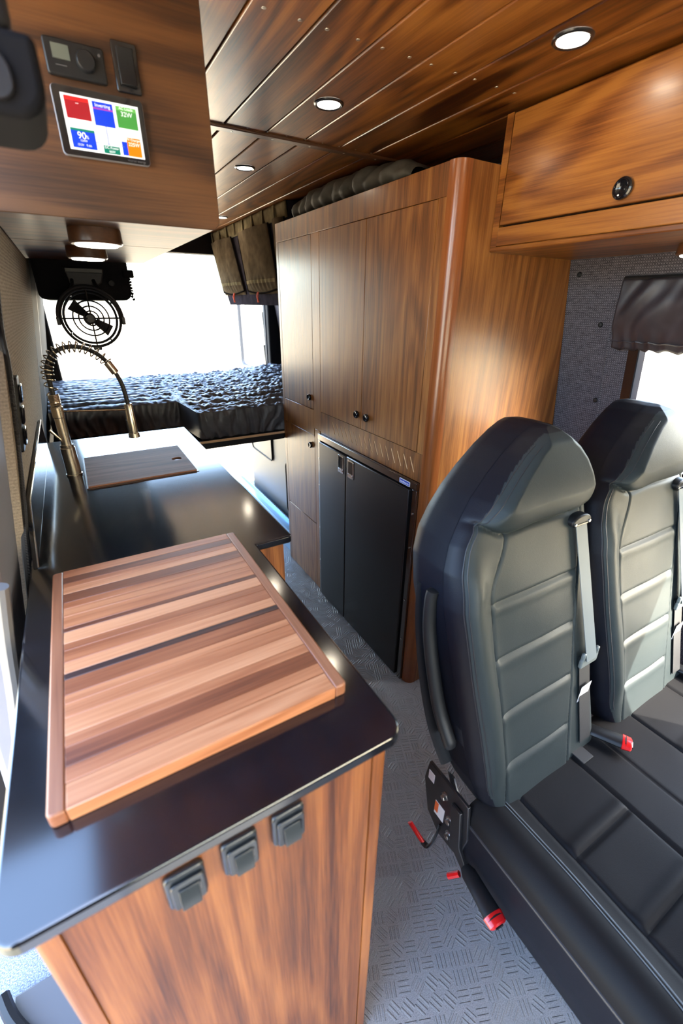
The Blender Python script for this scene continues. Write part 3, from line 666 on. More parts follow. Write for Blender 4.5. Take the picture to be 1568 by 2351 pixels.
tile(.04, .35, .60, .96, 'screen_blue'); tile(.04, .35, .60, .645, 'screen_teal', .0004)
tile(.44, .66, .835, .985, 'screen_teal'); tile(.70, .80, .71, .97, 'screen_blue'); tile(.775, .965, .615, .975, 'screen_orange', .0004)
tile(.35, .73, .805, .815, 'screen_line', .0004, 'flow_line'); tile(.513, .522, .48, .805, 'screen_line', .0004, 'flow_line')
def stext(t, u, v, size, mat='screen_white'):
    W_, H_ = SX1-SX0, SZ1-SZ0
    textmesh('screen_text', t, size, mat, scr, (SX0+u*W_, PY-.0107, SZ1-v*H_), (1, 0, 0), (0, 0, 1), ext=.0001)
stext('--', .19, .14, .007); stext('Inverting', .517, .11, .0062); stext('AC Loads', .827, .085, .0052); stext('32W', .827, .19, .0085)
stext('90', .175, .73, .0125); stext('%', .245, .745, .006); stext('DC Power', .55, .875, .0048); stext('66W', .55, .945, .0045); stext('PV Charger', .87, .655, .0046); stext('225W', .87, .745, .0068)
stext('124W', .19, .82, .004); stext('13.3V   9.4A', .19, .90, .004)
textmesh('maker_text', 'victron energy', .0048, 'housing_grey', gl, (D1-.022, PY-.0098, DZ0+.0045), (1, 0, 0), (0, 0, 1), ext=.0001)
hc = thing('heater_control', 'black heater control with small grey display and dial on the walnut end panel', 'control panel', (.096, PY, 1.79))
MB().prism(rrect(.056, .137, 1.789, 1.832, .004), PY-.010, PY-.0005, 'xz').build('case', 'black_plastic', hc, bevel=.002)
MB().box(.066, .089, PY-.0108, PY-.0101, 1.808, 1.825).build('lcd', 'lcd_grey', hc)
MB().lathe([(0, -.018), (.0115, -.018), (.013, -.016), (.0135, -.0101)], (.110, PY, 1.811), axis='y', seg=28).build('dial', 'black_plastic', hc, smooth=True)
MB().box(.068, .083, PY-.0105, PY-.0101, 1.8005, 1.8015).build('print_line', 'housing_grey', hc)
MB().lathe([(0, -.0115), (.002, -.0115), (.002, -.0101)], (.130, PY, 1.822), axis='y', seg=12).build('indicator', 'housing_grey', hc, smooth=True)
rs = thing('rocker_switch', 'tall black rocker switch on the walnut end panel above the touch screen', 'switch', (.168, PY, 1.787))
MB().prism(rrect(.150, .187, 1.786, 1.848, .003), PY-.006, PY-.0005, 'xz').build('frame', 'black_gloss', rs, bevel=.0015)
MB().prism([(PY-.0061, 1.794), (PY-.013, 1.794), (PY-.0085, 1.817), (PY-.0105, 1.840), (PY-.0061, 1.840)], .1565, .1805, 'yz').build('paddle', 'black_plastic', rs, bevel=.001)
# blurred housing close to the camera, upper left
hs = thing('cab_housing', 'blurred dark plastic housing hanging in the upper left corner before the control panel', 'housing', (-.05, .5, 1.60))
MB().prism(rrect(-.16, .012, 1.658, 1.925, .012), .50, .60, 'xz').build('upper_shell', 'dark_plastic', hs, bevel=.008, seg=3)
MB().prism(rrect(-.17, .024, 1.606, 1.657, [.02, .022, .006, .006]), .49, .59, 'xz').build('lower_shell', 'housing_dark', hs, bevel=.010, seg=3)
MB().prism(rrect(-.10, .004, 1.614, 1.645, [.01, .012, .015, .01]), .4865, .4905, 'xz').build('lens', 'dark_plastic', hs, bevel=.001)
MB().box(-.12, -.06, .53, .57, 1.9255, 1.9295).build('mount', 'black_plastic', hs)

# ================================================================== REAR: FAN, BAGS, BED
def ring(m, c, r, t, n=48, a0=0, a1=2*PI, axis='y', seg=8, **k):
    closed = abs(a1-a0-2*PI) < 1e-6; N = n if closed else n+1
    pts = [(c[0]+r*math.cos(a0+(a1-a0)*i/n), c[1], c[2]+r*math.sin(a0+(a1-a0)*i/n)) for i in range(N)]
    return m.tube(pts, t, seg, closed=closed, **k)
# soft black bag behind the left overhead cabinet
def bag_black():
    m = MB(); poly = rrect(-.062, .245, 1.488, 1.76, [.02, .03, .008, .004])
    m.prism(poly, 2.03, 3.20, 'xz'); return m
bb = bag_black().build('storage_bag', 'mesh_black', bevel=.012, seg=3, origin=(.09, 2.6, 1.488)); tag(bb, 'black fabric storage bag hanging behind the round fan', 'bag')
bpip = MB()
for k in range(10): bpip.tube([(.244+.004*math.sin(k*2.3), 2.035, 1.585-.010*k), (.249+.005*math.sin(k*3.1), 2.035, 1.579-.010*k)], .005, 6)
bpip.build('ruffled_edge', 'bag_trim', bb, smooth=True)
MB().prism(rrect(.225, .262, 1.565, 1.592, .006), 2.018, 2.0295, 'xz').build('corner_tab', 'mesh_black', bb, bevel=.003)
MB().box(.05, .20, 2.05, 3.2, 1.7605, 1.928).build('hanger_strap', 'mesh_black', bb)
fan = thing('fan', 'round dark fan with wire guard hanging in front of the bright rear opening', 'fan', (.085, 1.98, 1.33))
fc_ = (.085, 1.955, 1.428)
MB().prism([(.03, 1.592), (.16, 1.592), (.145, 1.545), (.125, 1.530), (.05, 1.530), (.042, 1.545)], 1.992, 2.018, 'xz').build('mount', 'dark_plastic', fan, bevel=.004)
MB().box(.035, .155, 1.982, 1.9915, 1.575, 1.590).build('mount_plate', 'black_plastic', fan, bevel=.002)
m = MB(); ring(m, fc_, .104, .0055, 40, math.radians(-8), math.radians(188), seg=8); yk = m.build('yoke', 'black_plastic', fan, smooth=True)
for s_ in (-1, 1):
    MB().tube([(fc_[0]+s_*.034, 1.990, 1.552), (fc_[0]+s_*.036, 1.975, 1.54), (fc_[0]+s_*.045, 1.957, fc_[2]+.094)], .006, 8).build('arm', 'black_plastic', fan, smooth=True)
    MB().box(fc_[0]+s_*.105-.006, fc_[0]+s_*.105+.006, 1.945, 1.965, fc_[2]-.022, fc_[2]+.004).build('pivot', 'black_plastic', fan, bevel=.002)
m = MB(); ring(m, fc_, .096, .005); m.build('guard_ring', 'black_plastic', fan, smooth=True)
m = MB(); ring(m, (fc_[0], fc_[1]+.03, fc_[2]), .086, .0045); m.build('guard_ring', 'black_plastic', fan, smooth=True)
m = MB()
for r in (.058, .040, .024): ring(m, (fc_[0], fc_[1]-.006, fc_[2]), r, .003, seg=6)
m.build('guard_wires', 'black_metal', fan, smooth=True)
for a in (0, PI/2, PI, 1.5*PI):
    MB().tube([(fc_[0]+.012*math.cos(a), fc_[1]-.006, fc_[2]+.012*math.sin(a)), (fc_[0]+.096*math.cos(a), fc_[1], fc_[2]+.096*math.sin(a))], .003, 6).build('guard_spoke', 'black_metal', fan, smooth=True)
    MB().tube([(fc_[0]+.09*math.cos(a+.6), fc_[1], fc_[2]+.09*math.sin(a+.6)), (fc_[0]+.086*math.cos(a+.6), fc_[1]+.03, fc_[2]+.086*math.sin(a+.6))], .003, 6).build('guard_tie', 'black_metal', fan, smooth=True)
MB().lathe([(.014, -.02), (.019, -.014), (.02, .02), (.015, .05)], (fc_[0]-.004, fc_[1]+.018, fc_[2]-.002), axis='y').build('hub', 'black_plastic', fan, smooth=True)
for a in (math.radians(140), math.radians(-38)):
    def bl(u, v, a=a):
        r = .016+.056*u; w = (v-.5)*(.020+.022*u); ca, sa = math.cos(a), math.sin(a)
        return (fc_[0]+r*ca-w*sa, fc_[1]+.02+w*.5, fc_[2]+r*sa+w*ca)
    b = MB().grid(bl, 8, 6).build('blade', 'black_plastic', fan, smooth=True); sd = b.modifiers.new('t', 'SOLIDIFY'); sd.thickness = .002
MB().box(fc_[0]-.014, fc_[0]+.014, 1.948, 1.968, fc_[2]-.109, fc_[2]-.094).build('guard_clip', 'black_plastic', fan, bevel=.003)
MB().lathe([(.009, -.006), (.012, 0), (.012, .006)], (.178, 2.010, 1.545), axis='y').build('mount_knob', 'dark_plastic', fan, smooth=True)

# hanging organizer on the right
org = thing('hanging_organizer', 'brown fabric hanging organizer with orange zipper pulls under the ceiling', 'organizer', (1.2, 2.9, 1.475))
def yr(z): return 3.42 + .26*(z-1.475)/.45
def ofx(z): return 1.062 - .035*(z-1.475)/.45
def obody(u, v):
    z = 1.475+.452*v; y = 2.285 + (yr(z)-2.285)*u
    n = mnoise.noise(Vector((y*7, z*6, 1.3)))
    return (ofx(z)+.004*n, y, z)
m = MB(); m.grid(obody, 50, 24); n0 = 0
f_ = MB().add([(ofx(1.475), 2.285, 1.475), (ofx(1.475), yr(1.475), 1.475), (ofx(1.927), yr(1.927), 1.927), (ofx(1.927), 2.285, 1.927),
               (1.46, 2.285, 1.475), (1.46, yr(1.475), 1.475), (1.40, yr(1.927), 1.927), (1.40, 2.285, 1.927)],
              [(0, 1, 5, 4), (1, 2, 6, 5), (2, 3, 7, 6), (3, 0, 4, 7), (4, 5, 6, 7)])
m.add(f_.v, f_.f); m.build('body', 'bag_lining', org, smooth=True)
m = MB().grid(lambda u, v: (ofx(1.86+.066*v)-.008-.003*mnoise.noise(Vector((u*14, v*3, 0))), 2.285+(yr(1.86+.066*v)-2.285)*u, 1.86+.066*v), 60, 6)
bd_ = m.build('top_band', 'bag_band', org, smooth=True); bd_.modifiers.new('t', 'SOLIDIFY').thickness = .004
for k in range(8): MB().box(ofx(1.9)-.016, ofx(1.9)-.012, 2.42+.16*k, 2.445+.16*k, 1.862, 1.925).build('strap', 'bag_band', org, bevel=.001)
for (a, b, pull) in ((2.30, 2.44, None), (2.46, 2.955, 2.735), (3.01, 3.46, 3.185)):
    def pk(u, v, a=a, b=b):
        z = 1.535+.33*v; tilt = .22*(z-1.475)/.45*((a+b)/2-2.285)/1.2
        y = a+(b-a)*u + tilt; e = (math.sin(PI*min(1, max(0, u)))**.5)*(min(1, v*7)**.5)
        n = mnoise.noise(Vector((y*9, z*9, 2.0)))*.010 + .004*math.sin(u*60)*math.exp(-((v-.16)/.10)**2)
        return (ofx(z)-.006-(.030+n)*e, y, z)
    pko = MB().grid(pk, 44, 30).build('pocket', 'bag_olive', org, smooth=True, angle=80)
    MB().grid(lambda u, v: (lambda q: (q[0]-.0025, q[1], q[2]))(pk(.03+.94*u, .17+.055*v)), 60, 3).build('elastic_band', 'bag_band', pko, smooth=True, angle=80)
    zp = [pk(0, 1-t/14) for t in range(0, 14)] + [pk(.02+.96*t/20, .06-.05*math.sin(PI*t/20)) for t in range(21)] + [pk(1, .07+t/14) for t in range(0, 13)]
    MB().tube([(q[0]-.004, q[1], q[2]) for q in zp], .005, 6).build('zipper', 'bag_trim', pko, smooth=True)
    if pull:
        for s_ in (-.009, .009):
            MB().tube(smoothpath([(1.022, pull+s_*.6, 1.545), (1.016, pull+s_*1.2, 1.525), (1.018, pull+s_*.5, 1.505), (1.02, pull+s_, 1.49)], 5), .0032, 6).build('zipper_pull', 'orange_cord', pko, smooth=True)

# bed
bed = thing('bed', 'platform bed with a dark quilted comforter across the rear of the van', 'bed', (.6, 2.9, .78))
MB().prism([(.478, 2.272), (1.50, 2.272), (1.50, 3.62), (-.19, 3.62), (-.19, 2.62), (.478, 2.62)], .788, .806).build('platform', 'black_plastic', bed, bevel=.002)
MB().box(.474, .9485, 2.262, 2.2715, .786, .832).build('front_rail', 'black_plastic', bed, bevel=.002)
MB().box(.474, .9485, 2.2585, 2.2615, .8185, .8305).build('rail_strip', 'pale_wood', bed)
MB().prism([(.50, 2.30), (1.46, 2.30), (1.46, 3.58), (-.165, 3.58), (-.165, 2.65), (.50, 2.65)], .8065, .955).build('mattress', 'mattress_black', bed, bevel=.02)
def comf(u, v):
    # u across the van, v: 0 bottom of front drape .. 1 rear edge
    x = -.172 + 1.63*u
    fy = 2.618 - .343*sstep(.452, .492, x)
    y0 = fy
    zt = .992
    if v < .18:                                   # drape
        t = v/.18; z = .838 + (zt-.012-.838)*t
        wr = .012*math.sin(x*95 + 7*mnoise.noise(Vector((x*5, z*6, 0)))) + .016*mnoise.noise(Vector((x*40, z*7, 3.0))) + .006*mnoise.noise(Vector((x*90, z*30, 3.0)))
        y = y0 - (.0 + .010*math.sin(PI*t)) + wr*(1-.6*t)*.8 - .002
        y = max(y, fy-.011) if x > .47 else y
        return (x, y, z)
    t = (v-.18)/.82; y = y0 + .012 + t*(3.60-y0-.012)
    ch = abs(math.sin((y-2.2)*PI/.085 + .5*mnoise.noise(Vector((x*3, y*3, 5)))))**.6
    cr = mnoise.noise(Vector((x*17, y*11, 1.0)))*.012 + mnoise.noise(Vector((x*45, y*33, 4.0)))*.010 + mnoise.noise(Vector((x*95, y*80, 4.0)))*.003
    big = mnoise.noise(Vector((x*2.2, y*2.2, 9.0)))*.018
    z = zt - .014 + .020*ch*(.5+.5*min(1, t*6)) + cr*(.35+.65*sstep(.1, .6, x)) + big - .02*math.exp(-t*14) + .03*sstep(.8, 1.45, x)*sstep(2.5, 3.0, y)
    return (x, y, z)
MB().grid(comf, 330, 260).build('comforter', 'comforter', bed, smooth=True, angle=180)
# garage below the bed
gp = thing('under_bed_panel', 'silver textured storage panel with a rounded hatch below the bed', 'panel', (1.12, 2.8, 0))
MB().box(1.09, 1.12, 2.28, 3.30, 0.0, .786).build('panel', 'panel_silver', gp, bevel=.002)
for (a, b, c, d) in ((2.83, 3.23, .46, .66), (2.36, 2.58, .17, .52)):
    h = MB().prism(rrect(a, b, c, d, .03), 1.082, 1.0899, 'yz').build('hatch', 'panel_silver', gp, bevel=.003)
    MB().tube([(1.082, p[0], p[1]) for p in rrect(a-.004, b+.004, c-.004, d+.004, .032)], .006, 6, closed=True).build('hatch_gasket', 'rubber', h, smooth=True)
    MB().lathe([(.010, -.004), (.012, 0)], (1.081, (a+b)/2, d-.03), axis='x', seg=16).build('hatch_lock', 'black_plastic', h, smooth=True)
tr = thing('slide_track', 'blue-grey aluminium slide tray on the floor below the bed', 'track', (1.02, 2.9, 0))
MB().box(.975, 1.075, 2.30, 3.50, 0.0, .012).build('tray', 'aluminium_blue', tr, bevel=.001)
MB().box(.975, .981, 2.30, 3.50, .0125, .15).build('tray_side', 'aluminium_blue', tr, bevel=.001); MB().box(1.040, 1.047, 2.30, 3.50, .0125, .15).build('tray_side', 'aluminium_blue', tr, bevel=.001)
MB().box(.981, 1.040, 2.30, 3.50, .128, .132).build('tray_top', 'aluminium_blue', tr)
for k in range(40): MB().box(1.0475, 1.0555, 2.33+.029*k, 2.345+.029*k, .135, .147).build('tooth', 'black_metal', tr)

# window shade (right window)
sh = thing('window_shade', 'gathered dark fabric shade covering the top of the right window', 'shade', (1.5, .6, 1.37))
def shd(u, v):
    z = 1.362 + .196*v; y = .845 - .55*u
    pl = math.sin(y*150 + 3*mnoise.noise(Vector((y*9, z*8, 0))))
    low = math.exp(-v*7); w = .022*mnoise.noise(Vector((y*11+z*9, z*5, 2))) + .008*mnoise.noise(Vector((y*30+z*14, z*12, 2))) + .008*pl*low
    bulge = .030*math.sin(PI*min(1, max(0, .08+.84*v)))
    return (rwx(z)-.008-bulge-w, y, z + .004*pl*low)
o = MB().grid(shd, 110, 26).build('fabric', 'shade_fabric', sh, smooth=True, angle=180); o.modifiers.new('t', 'SOLIDIFY').thickness = .004
MB().tube([(rwx(1.56)-.010, .845-.55*k/20, 1.560) for k in range(21)], .006, 8).build('headrail', 'black_plastic', sh, smooth=True)
MB().tube([(shd(k/60, .12)[0]-.002, shd(k/60, .12)[1], shd(k/60, .12)[2]) for k in range(61)], .0025, 6).build('hem_cord', 'shade_fabric', sh, smooth=True)

# ================================================================== BENCH SEAT
st = thing('bench_seat', 'black leather two-place bench seat with red belt buckles', 'seat', (1.0, .2, 0))
XL = [(.43, .605), (.47, .585), (.52, .570), (.6, .560), (.8, .546), (.93, .540), (1.0, .549), (1.05, .570), (1.09, .600), (1.13, .638), (1.17, .688), (1.205, .740), (1.232, .790), (1.246, .825), (1.252, .850)]
XR = [(.43, .998), (1.06, .998), (1.11, .994), (1.15, .985), (1.18, .973), (1.205, .955), (1.225, .930), (1.241, .900), (1.249, .872), (1.252, .852)]
def plane_y(z): return .335 + .30*(z-.48)
def zh(x): return 1.062 + .030*math.exp(-((x-.61)/.045)**2) + .016*sstep(.90, 1.0, x) - .004*math.exp(-((x-.70)/.05)**2)
def insL(z): return .638 + .055*sstep(.93, 1.06, z)**1.0
def insR(z): return .872 + .145*(z-.54)
ZL = (.548, .672, .797, .920)
def Hs(x, z):
    xl, xr = lerp_tab(XL, z), lerp_tab(XR, z)
    d = min(x-xl, xr-x, (1.256-z)*1.2 + .004); r = .042
    t = min(1, max(0, d/r)); h = -.042*(1-math.sqrt(max(0, 1-(1-t)**2)))
    zz = zh(x)
    if z > zz:
        k = z-zz; h += .040*sstep(0, .05, d)*min(1, (k/.055))**.5*(1-.35*sstep(.06, .19, k)) - .006*math.exp(-(k/.006)**2)
    else:
        k = zz-z; h -= .008*math.exp(-(k/.008)**2)
        a, b = insL(z), insR(z)
        h += .022*math.exp(-((x-xl-.045)/.035)**2)*sstep(.45, .6, z)*(1-sstep(.95, 1.06, z))
        for q in (a, b): h -= .005*math.exp(-((x-q)/.0035)**2)
        if a < x < b:
            e = min(x-a, b-x)
            for zl in ZL:
                w = min(1, e/.012)
                h -= .005*w*math.exp(-((z-zl)/.0045)**2); h += .0015*w*math.exp(-((z-zl+.016)/.010)**2)
        elif x > b: h -= .006*sstep(0, .02, x-b)
    h += .003*mnoise.noise(Vector((x*7, z*7, 0)))
    return h
def backrest():
    NU, NV = 132, 236; z0, z1 = .432, 1.251
    V = []; zz = [z0+(z1-z0)*(1-(1-j/NV)**1.25) for j in range(NV+1)]
    us = [.5-.5*math.cos(PI*i/NU)*(.35)-.325*(1-2*i/NU) for i in range(NU+1)]
    us = [(u-us[0])/(us[-1]-us[0]) for u in us]
    for z in zz:
        xl, xr = lerp_tab(XL, z), lerp_tab(XR, z)
        for u in us:
            x = xl+(xr-xl)*u; V.append((x, plane_y(z)-Hs(x, z), z))
    groups = {}
    for j in range(NV):
        for i in range(NU):
            q = (j*(NU+1)+i, j*(NU+1)+i+1, (j+1)*(NU+1)+i+1, (j+1)*(NU+1)+i)
            x = sum(V[k][0] for k in q)/4; z = sum(V[k][2] for k in q)/4
            key = 'rest'
            xl_, xr_ = lerp_tab(XL, z), lerp_tab(XR, z)
            if x-xl_ < .019 or (z > 1.08 and xr_-x < .012) or z > 1.240: key = 'side'
            elif z > zh(x): key = 'head'
            elif insL(z) < x < insR(z): key = 'p%d' % sum(1 for l in ZL if z > l)
            groups.setdefault(key, []).append(q)
    loop = [j*(NU+1) for j in range(NV+1)] + [NV*(NU+1)+i for i in range(1, NU+1)] + [j*(NU+1)+NU for j in range(NV-1, -1, -1)] + [i for i in range(NU-1, 0, -1)]
    # shell behind the front surface
    sm = MB(); ring0 = [V[k] for k in loop]; n = len(ring0); cx, cz = .78, .85
    rings = [ring0]
    for (dy, s_) in ((.015, 1.002), (.045, 1.004), (.09, .998), (.118, .975), (.126, .93)):
        rings.append([(cx+(p[0]-cx)*s_, p[1]*0 + plane_y(p[2])+.042-.02+dy*(1-.18*sstep(1.0, 1.25, p[2])), cz+(p[2]-cz)*(1+(s_-1)*.6)) for p in ring0])
    fs = []
    for a in range(len(rings)-1):
        for k in range(n): fs.append((a*n+k, a*n+(k+1) % n, (a+1)*n+(k+1) % n, (a+1)*n+k))
    fs.append(tuple((len(rings)-1)*n+k for k in range(n)))
    sm.add([p for r in rings for p in r], fs)
    return V, groups, sm
V, groups, shell = backrest()
def sub(V, faces, name, mat, parent):
    used = sorted({k for q in faces for k in q}); mp = {k: i for i, k in enumerate(used)}
    return MB().add([V[k] for k in used], [tuple(mp[k] for k in q) for q in faces]).build(name, mat, parent, smooth=True, angle=180)
def stitch_line(pts, n=3): return [pts[i] for i in range(0, len(pts), n)]
def surf(x, z, off=.0): return (x, plane_y(z)-Hs(x, z)-off, z)
backs = []
bk = sub(V, groups['rest'], 'backrest', 'leather_back', st); backs.append(bk)
shell.build('back_shell', 'leather_side', bk, smooth=True, angle=60)
sub(V, groups['head'], 'headrest', 'leather_back', bk); sub(V, groups['side'], 'side_band', 'leather_side', bk)
for k in range(5): sub(V, groups['p%d' % k], 'back_panel', 'leather_back', bk)
for off in (.0165, .0235):
    pts = [surf(lerp_tab(XL, z)+off*(1+.3*sstep(1.0, 1.2, z)), z, .0008) for z in [.50+.72*k/70 for k in range(71)]]
    MB().tube(pts, .0011, 5).build('stitching', 'piping', bk, smooth=True)
def copy_part(o, dx, parent):
    c = o.copy(); C.objects.link(c); c.parent = parent
    return c
bk2 = bk.copy(); C.objects.link(bk2); bk2.parent = st; bk2.location = (.462, 0, 0)
for ch in list(bk.children):
    c = ch.copy(); C.objects.link(c); c.parent = bk2
# belts (one per place)
def belt(dx, fancy=True):
    bx = lambda t: .930+dx + .018*(1-t)
    pts = []
    for k in range(41):
        t = k/40; z = .695 + .345*t; x = .950 - .022*t
        ya = plane_y(.695)-.013; yb = plane_y(1.04)-.011; y = ya + (yb-ya)*t
        pts.append((x+dx, y, z))
    m = MB(); vs_ = []
    for p in pts: vs_ += [(p[0]-.020, p[1], p[2]), (p[0]+.020, p[1], p[2]), (p[0]+.020, p[1]-.0014, p[2]), (p[0]-.020, p[1]-.0014, p[2])]
    fs = []
    for i in range(40):
        for a in range(4): fs.append((i*4+a, i*4+(a+1) % 4, i*4+4+(a+1) % 4, i*4+4+a))
    fs += [(3, 2, 1, 0), tuple(160+k for k in range(4))]
    b = m.add(vs_, fs).build('seat_belt', 'belt_grey', st, smooth=True)
    # lower black webbing
    m = MB(); vs_ = []; fs = []
    for k in range(21):
        t = k/20; z = .475+.225*t; x = .932+.012*t; y = plane_y(z)-max(Hs(x, z), Hs(x-.025, z))-.004
        vs_ += [(x-.021+dx, y, z), (x+.021+dx, y, z), (x+.021+dx, y-.0014, z), (x-.021+dx, y-.0014, z)]
    for i in range(20):
        for a in range(4): fs.append((i*4+a, i*4+(a+1) % 4, i*4+4+(a+1) % 4, i*4+4+a))
    m.add(vs_, fs).build('lower_webbing', 'belt_black', b, smooth=True)
    y = plane_y(.70)-Hs(.94, .70)-.010; tx = .952+dx
    m = MB(); m.prism(rrect(tx-.034, tx+.034, .672, .700, .006), y-.008, y+.001, 'xz'); m.box(tx-.032, tx-.022, y-.008, y+.001, .695, .718); m.box(tx+.022, tx+.032, y-.008, y+.001, .695, .718)
    tg = m.build('tongue', 'buckle_grey', b, bevel=.003)
    m = MB(); m.box(tx-.012, tx-.007, y-.004, y-.002, .630, .672); m.box(tx+.007, tx+.012, y-.004, y-.002, .630, .672); m.box(tx-.012, tx+.012, y-.004, y-.002, .630, .640); m.box(tx-.012, tx+.012, y-.004, y-.002, .655, .672)
    m.build('latch_plate', 'chrome', tg)
    yt = plane_y(.59)-max(Hs(.925, .59), Hs(.94, .59))-.0075
    MB().add([(.912+dx, yt+.004-.018*0, .555), (.950+dx, yt+.004, .562), (.956+dx, yt+.018*.3, .632), (.918+dx, yt+.018*.3, .628)], [(0, 1, 2, 3)]).build('care_tag', 'white_label', b).modifiers.new('t', 'SOLIDIFY').thickness = .0008
    yg = plane_y(1.04)-Hs(.93, 1.04)-.004; gx = .929+dx
    g = MB().prism([(gx+.034*math.cos(a), 1.037+.017*math.sin(a)) for a in [2*PI*k/28 for k in range(28)]], yg-.012, yg+.012, 'xz').build('belt_guide', 'black_plastic', b, bevel=.004)
    MB().box(gx-.020, gx+.020, yg-.0135, yg-.0122, 1.030, 1.0335).build('guide_slot', 'black_gloss', g)
    for s_ in (-1, 1): MB().lathe([(0, -.003), (.004, -.002), (.004, .001)], (gx+s_*.026, yg-.0122, 1.034), axis='y', seg=12).build('guide_screw', 'steel', g, smooth=True)
belt(0); belt(.462)
# cushion
CX0, CX1, CY0, CY1, CZ0 = .556, 1.462, -.20, .375, .45
def Hc(x, y):
    d = min(x-CX0, CX1-x, y-CY0, CY1-y+.02); r = .045; t = min(1, max(0, d/r)); h = -.045*(1-math.sqrt(max(0, 1-(1-t)**2)))
    for s0 in (0, .462):
        a, b = .680+s0, .882+s0
        for q in (a, b): h -= .006*math.exp(-((x-q)/.004)**2)
        if a < x < b:
            e = min(1, min(x-a, b-x)/.015)
            for yl in (.183, .045, -.093):
                h -= .006*e*math.exp(-((y-yl)/.005)**2); h += .003*e*math.exp(-((y-yl-.018)/.012)**2)
    h -= .005*math.exp(-((x-.996)/.003)**2)
    h += .012*math.exp(-((x-.612)/.04)**2)
    h += .0025*mnoise.noise(Vector((x*8, y*8, 5)))
    return h
NU, NV = 190, 130; Vc = []; 
for j in range(NV+1):
    y = CY0+(CY1-CY0)*j/NV
    for i in range(NU+1):
        u = i/NU; x = CX0+(CX1-CX0)*u; Vc.append((x, y, CZ0+Hc(x, y)))
gr = {}
for j in range(NV):
    for i in range(NU):
        q = (j*(NU+1)+i, j*(NU+1)+i+1, (j+1)*(NU+1)+i+1, (j+1)*(NU+1)+i); x = sum(Vc[k][0] for k in q)/4; y = sum(Vc[k][1] for k in q)/4
        key = 'rest'
        for s0 in (0, .462):
            if .680+s0 < x < .882+s0: key = 'p%d_%d' % (s0 > 0, sum(1 for l in (.183, .045, -.093) if y > l))
        gr.setdefault(key, []).append(q)
cu = sub(Vc, gr['rest'], 'seat_cushion', 'leather_seat', st)
for k in sorted(gr):
    if k != 'rest': sub(Vc, gr[k], 'seat_panel', 'leather_seat', cu)
loop = [j*(NU+1) for j in range(NV+1)] + [NV*(NU+1)+i for i in range(1, NU+1)] + [j*(NU+1)+NU for j in range(NV-1, -1, -1)] + [i for i in range(NU-1, 0, -1)]
rings = [[Vc[k] for k in loop]]; n = len(loop); mx, my = (CX0+CX1)/2, (CY0+CY1)/2
for (z, s_) in ((.385, 1.008), (.33, 1.006), (.275, .998), (.265, .975)): rings.append([(mx+(p[0]-mx)*s_, my+(p[1]-my)*s_, z) for p in rings[0]])
fs = [(a*n+k, a*n+(k+1) % n, (a+1)*n+(k+1) % n, (a+1)*n+k) for a in range(len(rings)-1) for k in range(n)] + [tuple((len(rings)-1)*n+k for k in range(n))]
MB().add([p for r in rings for p in r], fs).build('cushion_skirt', 'leather_side', cu, smooth=True, angle=60)
MB().tube([(CX0+.002, CY0+.01+(CY1-CY0-.03)*k/40, .407) for k in range(41)], .0045, 8).build('piping', 'piping', cu, smooth=True)
pts = []
for k in range(41):
    t = k/40; y = .335-.50*t; x = .632 + .012*math.sin(t*2.2) - .03*t*t; pts.append((x, y, CZ0+Hc(x, y)+.0006))
for dxx in (0, .007): MB().tube([(p[0]+dxx, p[1], p[2]) for p in pts], .0011, 5).build('stitching', 'stitch', cu, smooth=True)
# base frame
MB().box(.74, 1.30, -.10, .42, 0, .262).build('pedestal', 'black_metal', st, bevel=.01)
MB().box(.70, 1.36, -.14, .44, .2625, .2745).build('base_plate', 'black_metal', st, bevel=.003)
# folded armrest on the left flank
ap = smoothpath([(.538, .536, .955), (.534, .536, .93), (.531, .528, .862), (.531, .502, .765), (.534, .470, .675), (.540, .428, .600)], 8)
ar = MB().tube(ap, [.008]+[.0135]*(len(ap)-2)+[.010], 12, flat=(.85, 1.25)).build('armrest', 'black_plastic', st, smooth=True)
MB().tube(smoothpath([(.574, .585, .94), (.568, .572, .85), (.568, .542, .72), (.572, .50, .60), (.585, .455, .51)], 8), [.018]*33, 12, flat=(.7, 2.2)).build('side_shield', 'black_plastic', st, smooth=True)
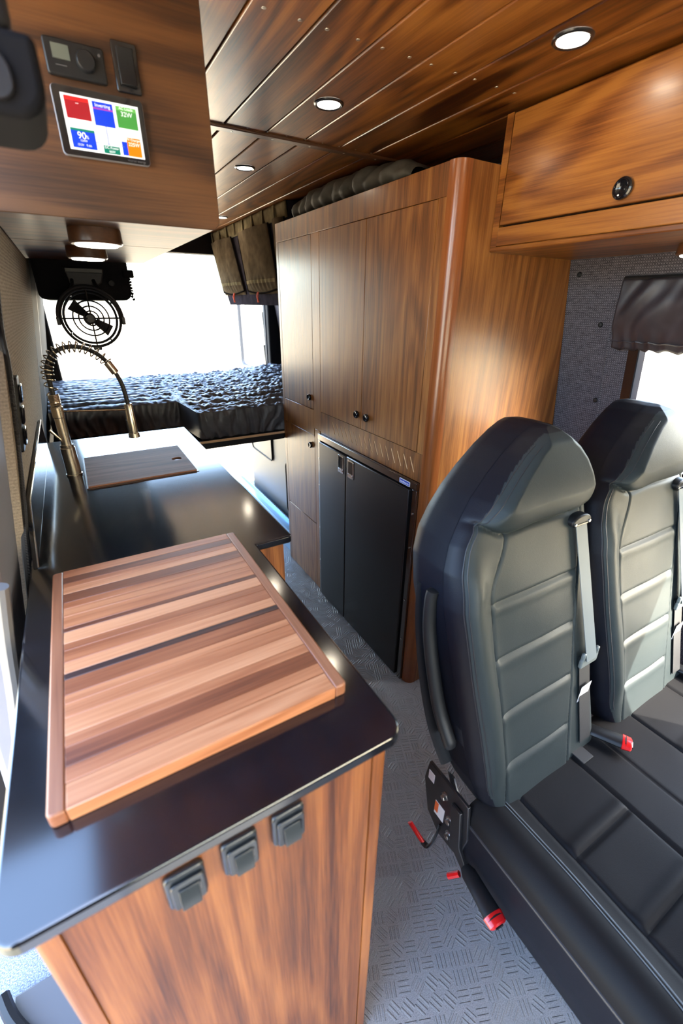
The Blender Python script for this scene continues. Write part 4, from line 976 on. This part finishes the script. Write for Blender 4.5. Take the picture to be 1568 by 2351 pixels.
# recliner bracket, bolts, labels, levers
br = MB().prism([(.36, .47), (.49, .47), (.50, .40), (.475, .30), (.43, .265), (.36, .275), (.345, .37)], .548, .556, 'yz').build('recliner_bracket', 'black_metal', st, bevel=.002)
MB().prism([(.37, .44), (.40, .44), (.385, .31), (.34, .275), (.325, .29), (.355, .33)], .538, .5475, 'yz').build('recliner_link', 'black_metal', br, bevel=.002)
for (y, z) in ((.425, .425), (.40, .365), (.395, .315)):
    MB().lathe([(.011, 0), (.011, -.003), (.007, -.004), (.007, -.011), (.0055, -.012)], (.5475, y, z), axis='x', seg=6 if z > .42 else 16).build('bolt', 'steel', br, smooth=True)
MB().box(.5468, .5478, .466, .486, .415, .445).build('label', 'white_label', br)
lb = MB().box(.5468, .5478, .420, .452, .325, .372).build('label', 'white_label', br); MB().box(.5463, .5467, .440, .452, .335, .371).build('label_band', 'label_orange', lb)
MB().prism([(.425, .475), (.445, .475), (.40, .395), (.38, .40)], .565, .569, 'yz').build('recliner_arm', 'steel', br)
lv = MB().tube(smoothpath([(.545, .425, .31), (.520, .415, .285), (.508, .42, .262), (.503, .435, .262)], 6), .008, 8, flat=(.4, 1.2)).build('release_lever', 'black_metal', st, smooth=True)
MB().tube([(.503, .435, .262), (.492, .475, .292)], .0085, 10, flat=(.55, 1.1)).build('lever_grip', 'red_plastic', lv, smooth=True)
# buckles
def buckle(base, tip, name='buckle'):
    a, b = Vector(base), Vector(tip); d = (b-a).normalized(); L0 = (b-a).length
    o = MB().tube([a, a.lerp(b, .15), a.lerp(b, .5), b], [.010, .016, .017, .0195], 14, flat=(1.15, .62)).build('belt_buckle', 'black_plastic', st, smooth=True)
    MB().tube([b-d*.010, b-d*.008, b+d*.010, b+d*.013], [.0185, .0205, .0185, .014], 14, flat=(1.15, .60)).build('buckle_button', 'red_plastic', o, smooth=True)
    side = Vector((0, 0, 1)).cross(d).normalized()
    c = b+d*.0125; 
    MB().tube([c-side*.009, c+side*.009], .0035, 8).build('buckle_slot', 'black_gloss', o, smooth=True)
    return o
buckle((.528, .325, .325), (.517, .225, .318)); buckle((.965, .375, .466), (1.015, .275, .474)); buckle((1.0+.462-.04, .36, .466), (1.44, .28, .474))
MB().tube([(.522, .33, .29), (.505, .345, .27)], .007, 8).build('release_tab', 'red_plastic', st, smooth=True)
MB().box(.885, .925, .30, .345, .4525, .4555).build('strap_stub', 'belt_black', st, bevel=.001)
# ================================================================== LOWER LEFT STEP
stp = thing('door_step', 'black plastic step tray on carpet beside the galley cabinet', 'step', (-.34, .70, -.02))
MB().box(-.44, -.225, .50, .758, -.0195, -.005).build('tread', 'housing_grey', stp, bevel=.004)
MB().tube(smoothpath([(-.455, .758, .02), (-.43, .70, .015), (-.38, .63, .008), (-.31, .55, .005), (-.235, .49, .005)], 8), .014, 8).build('lip', 'black_plastic', stp, smooth=True)
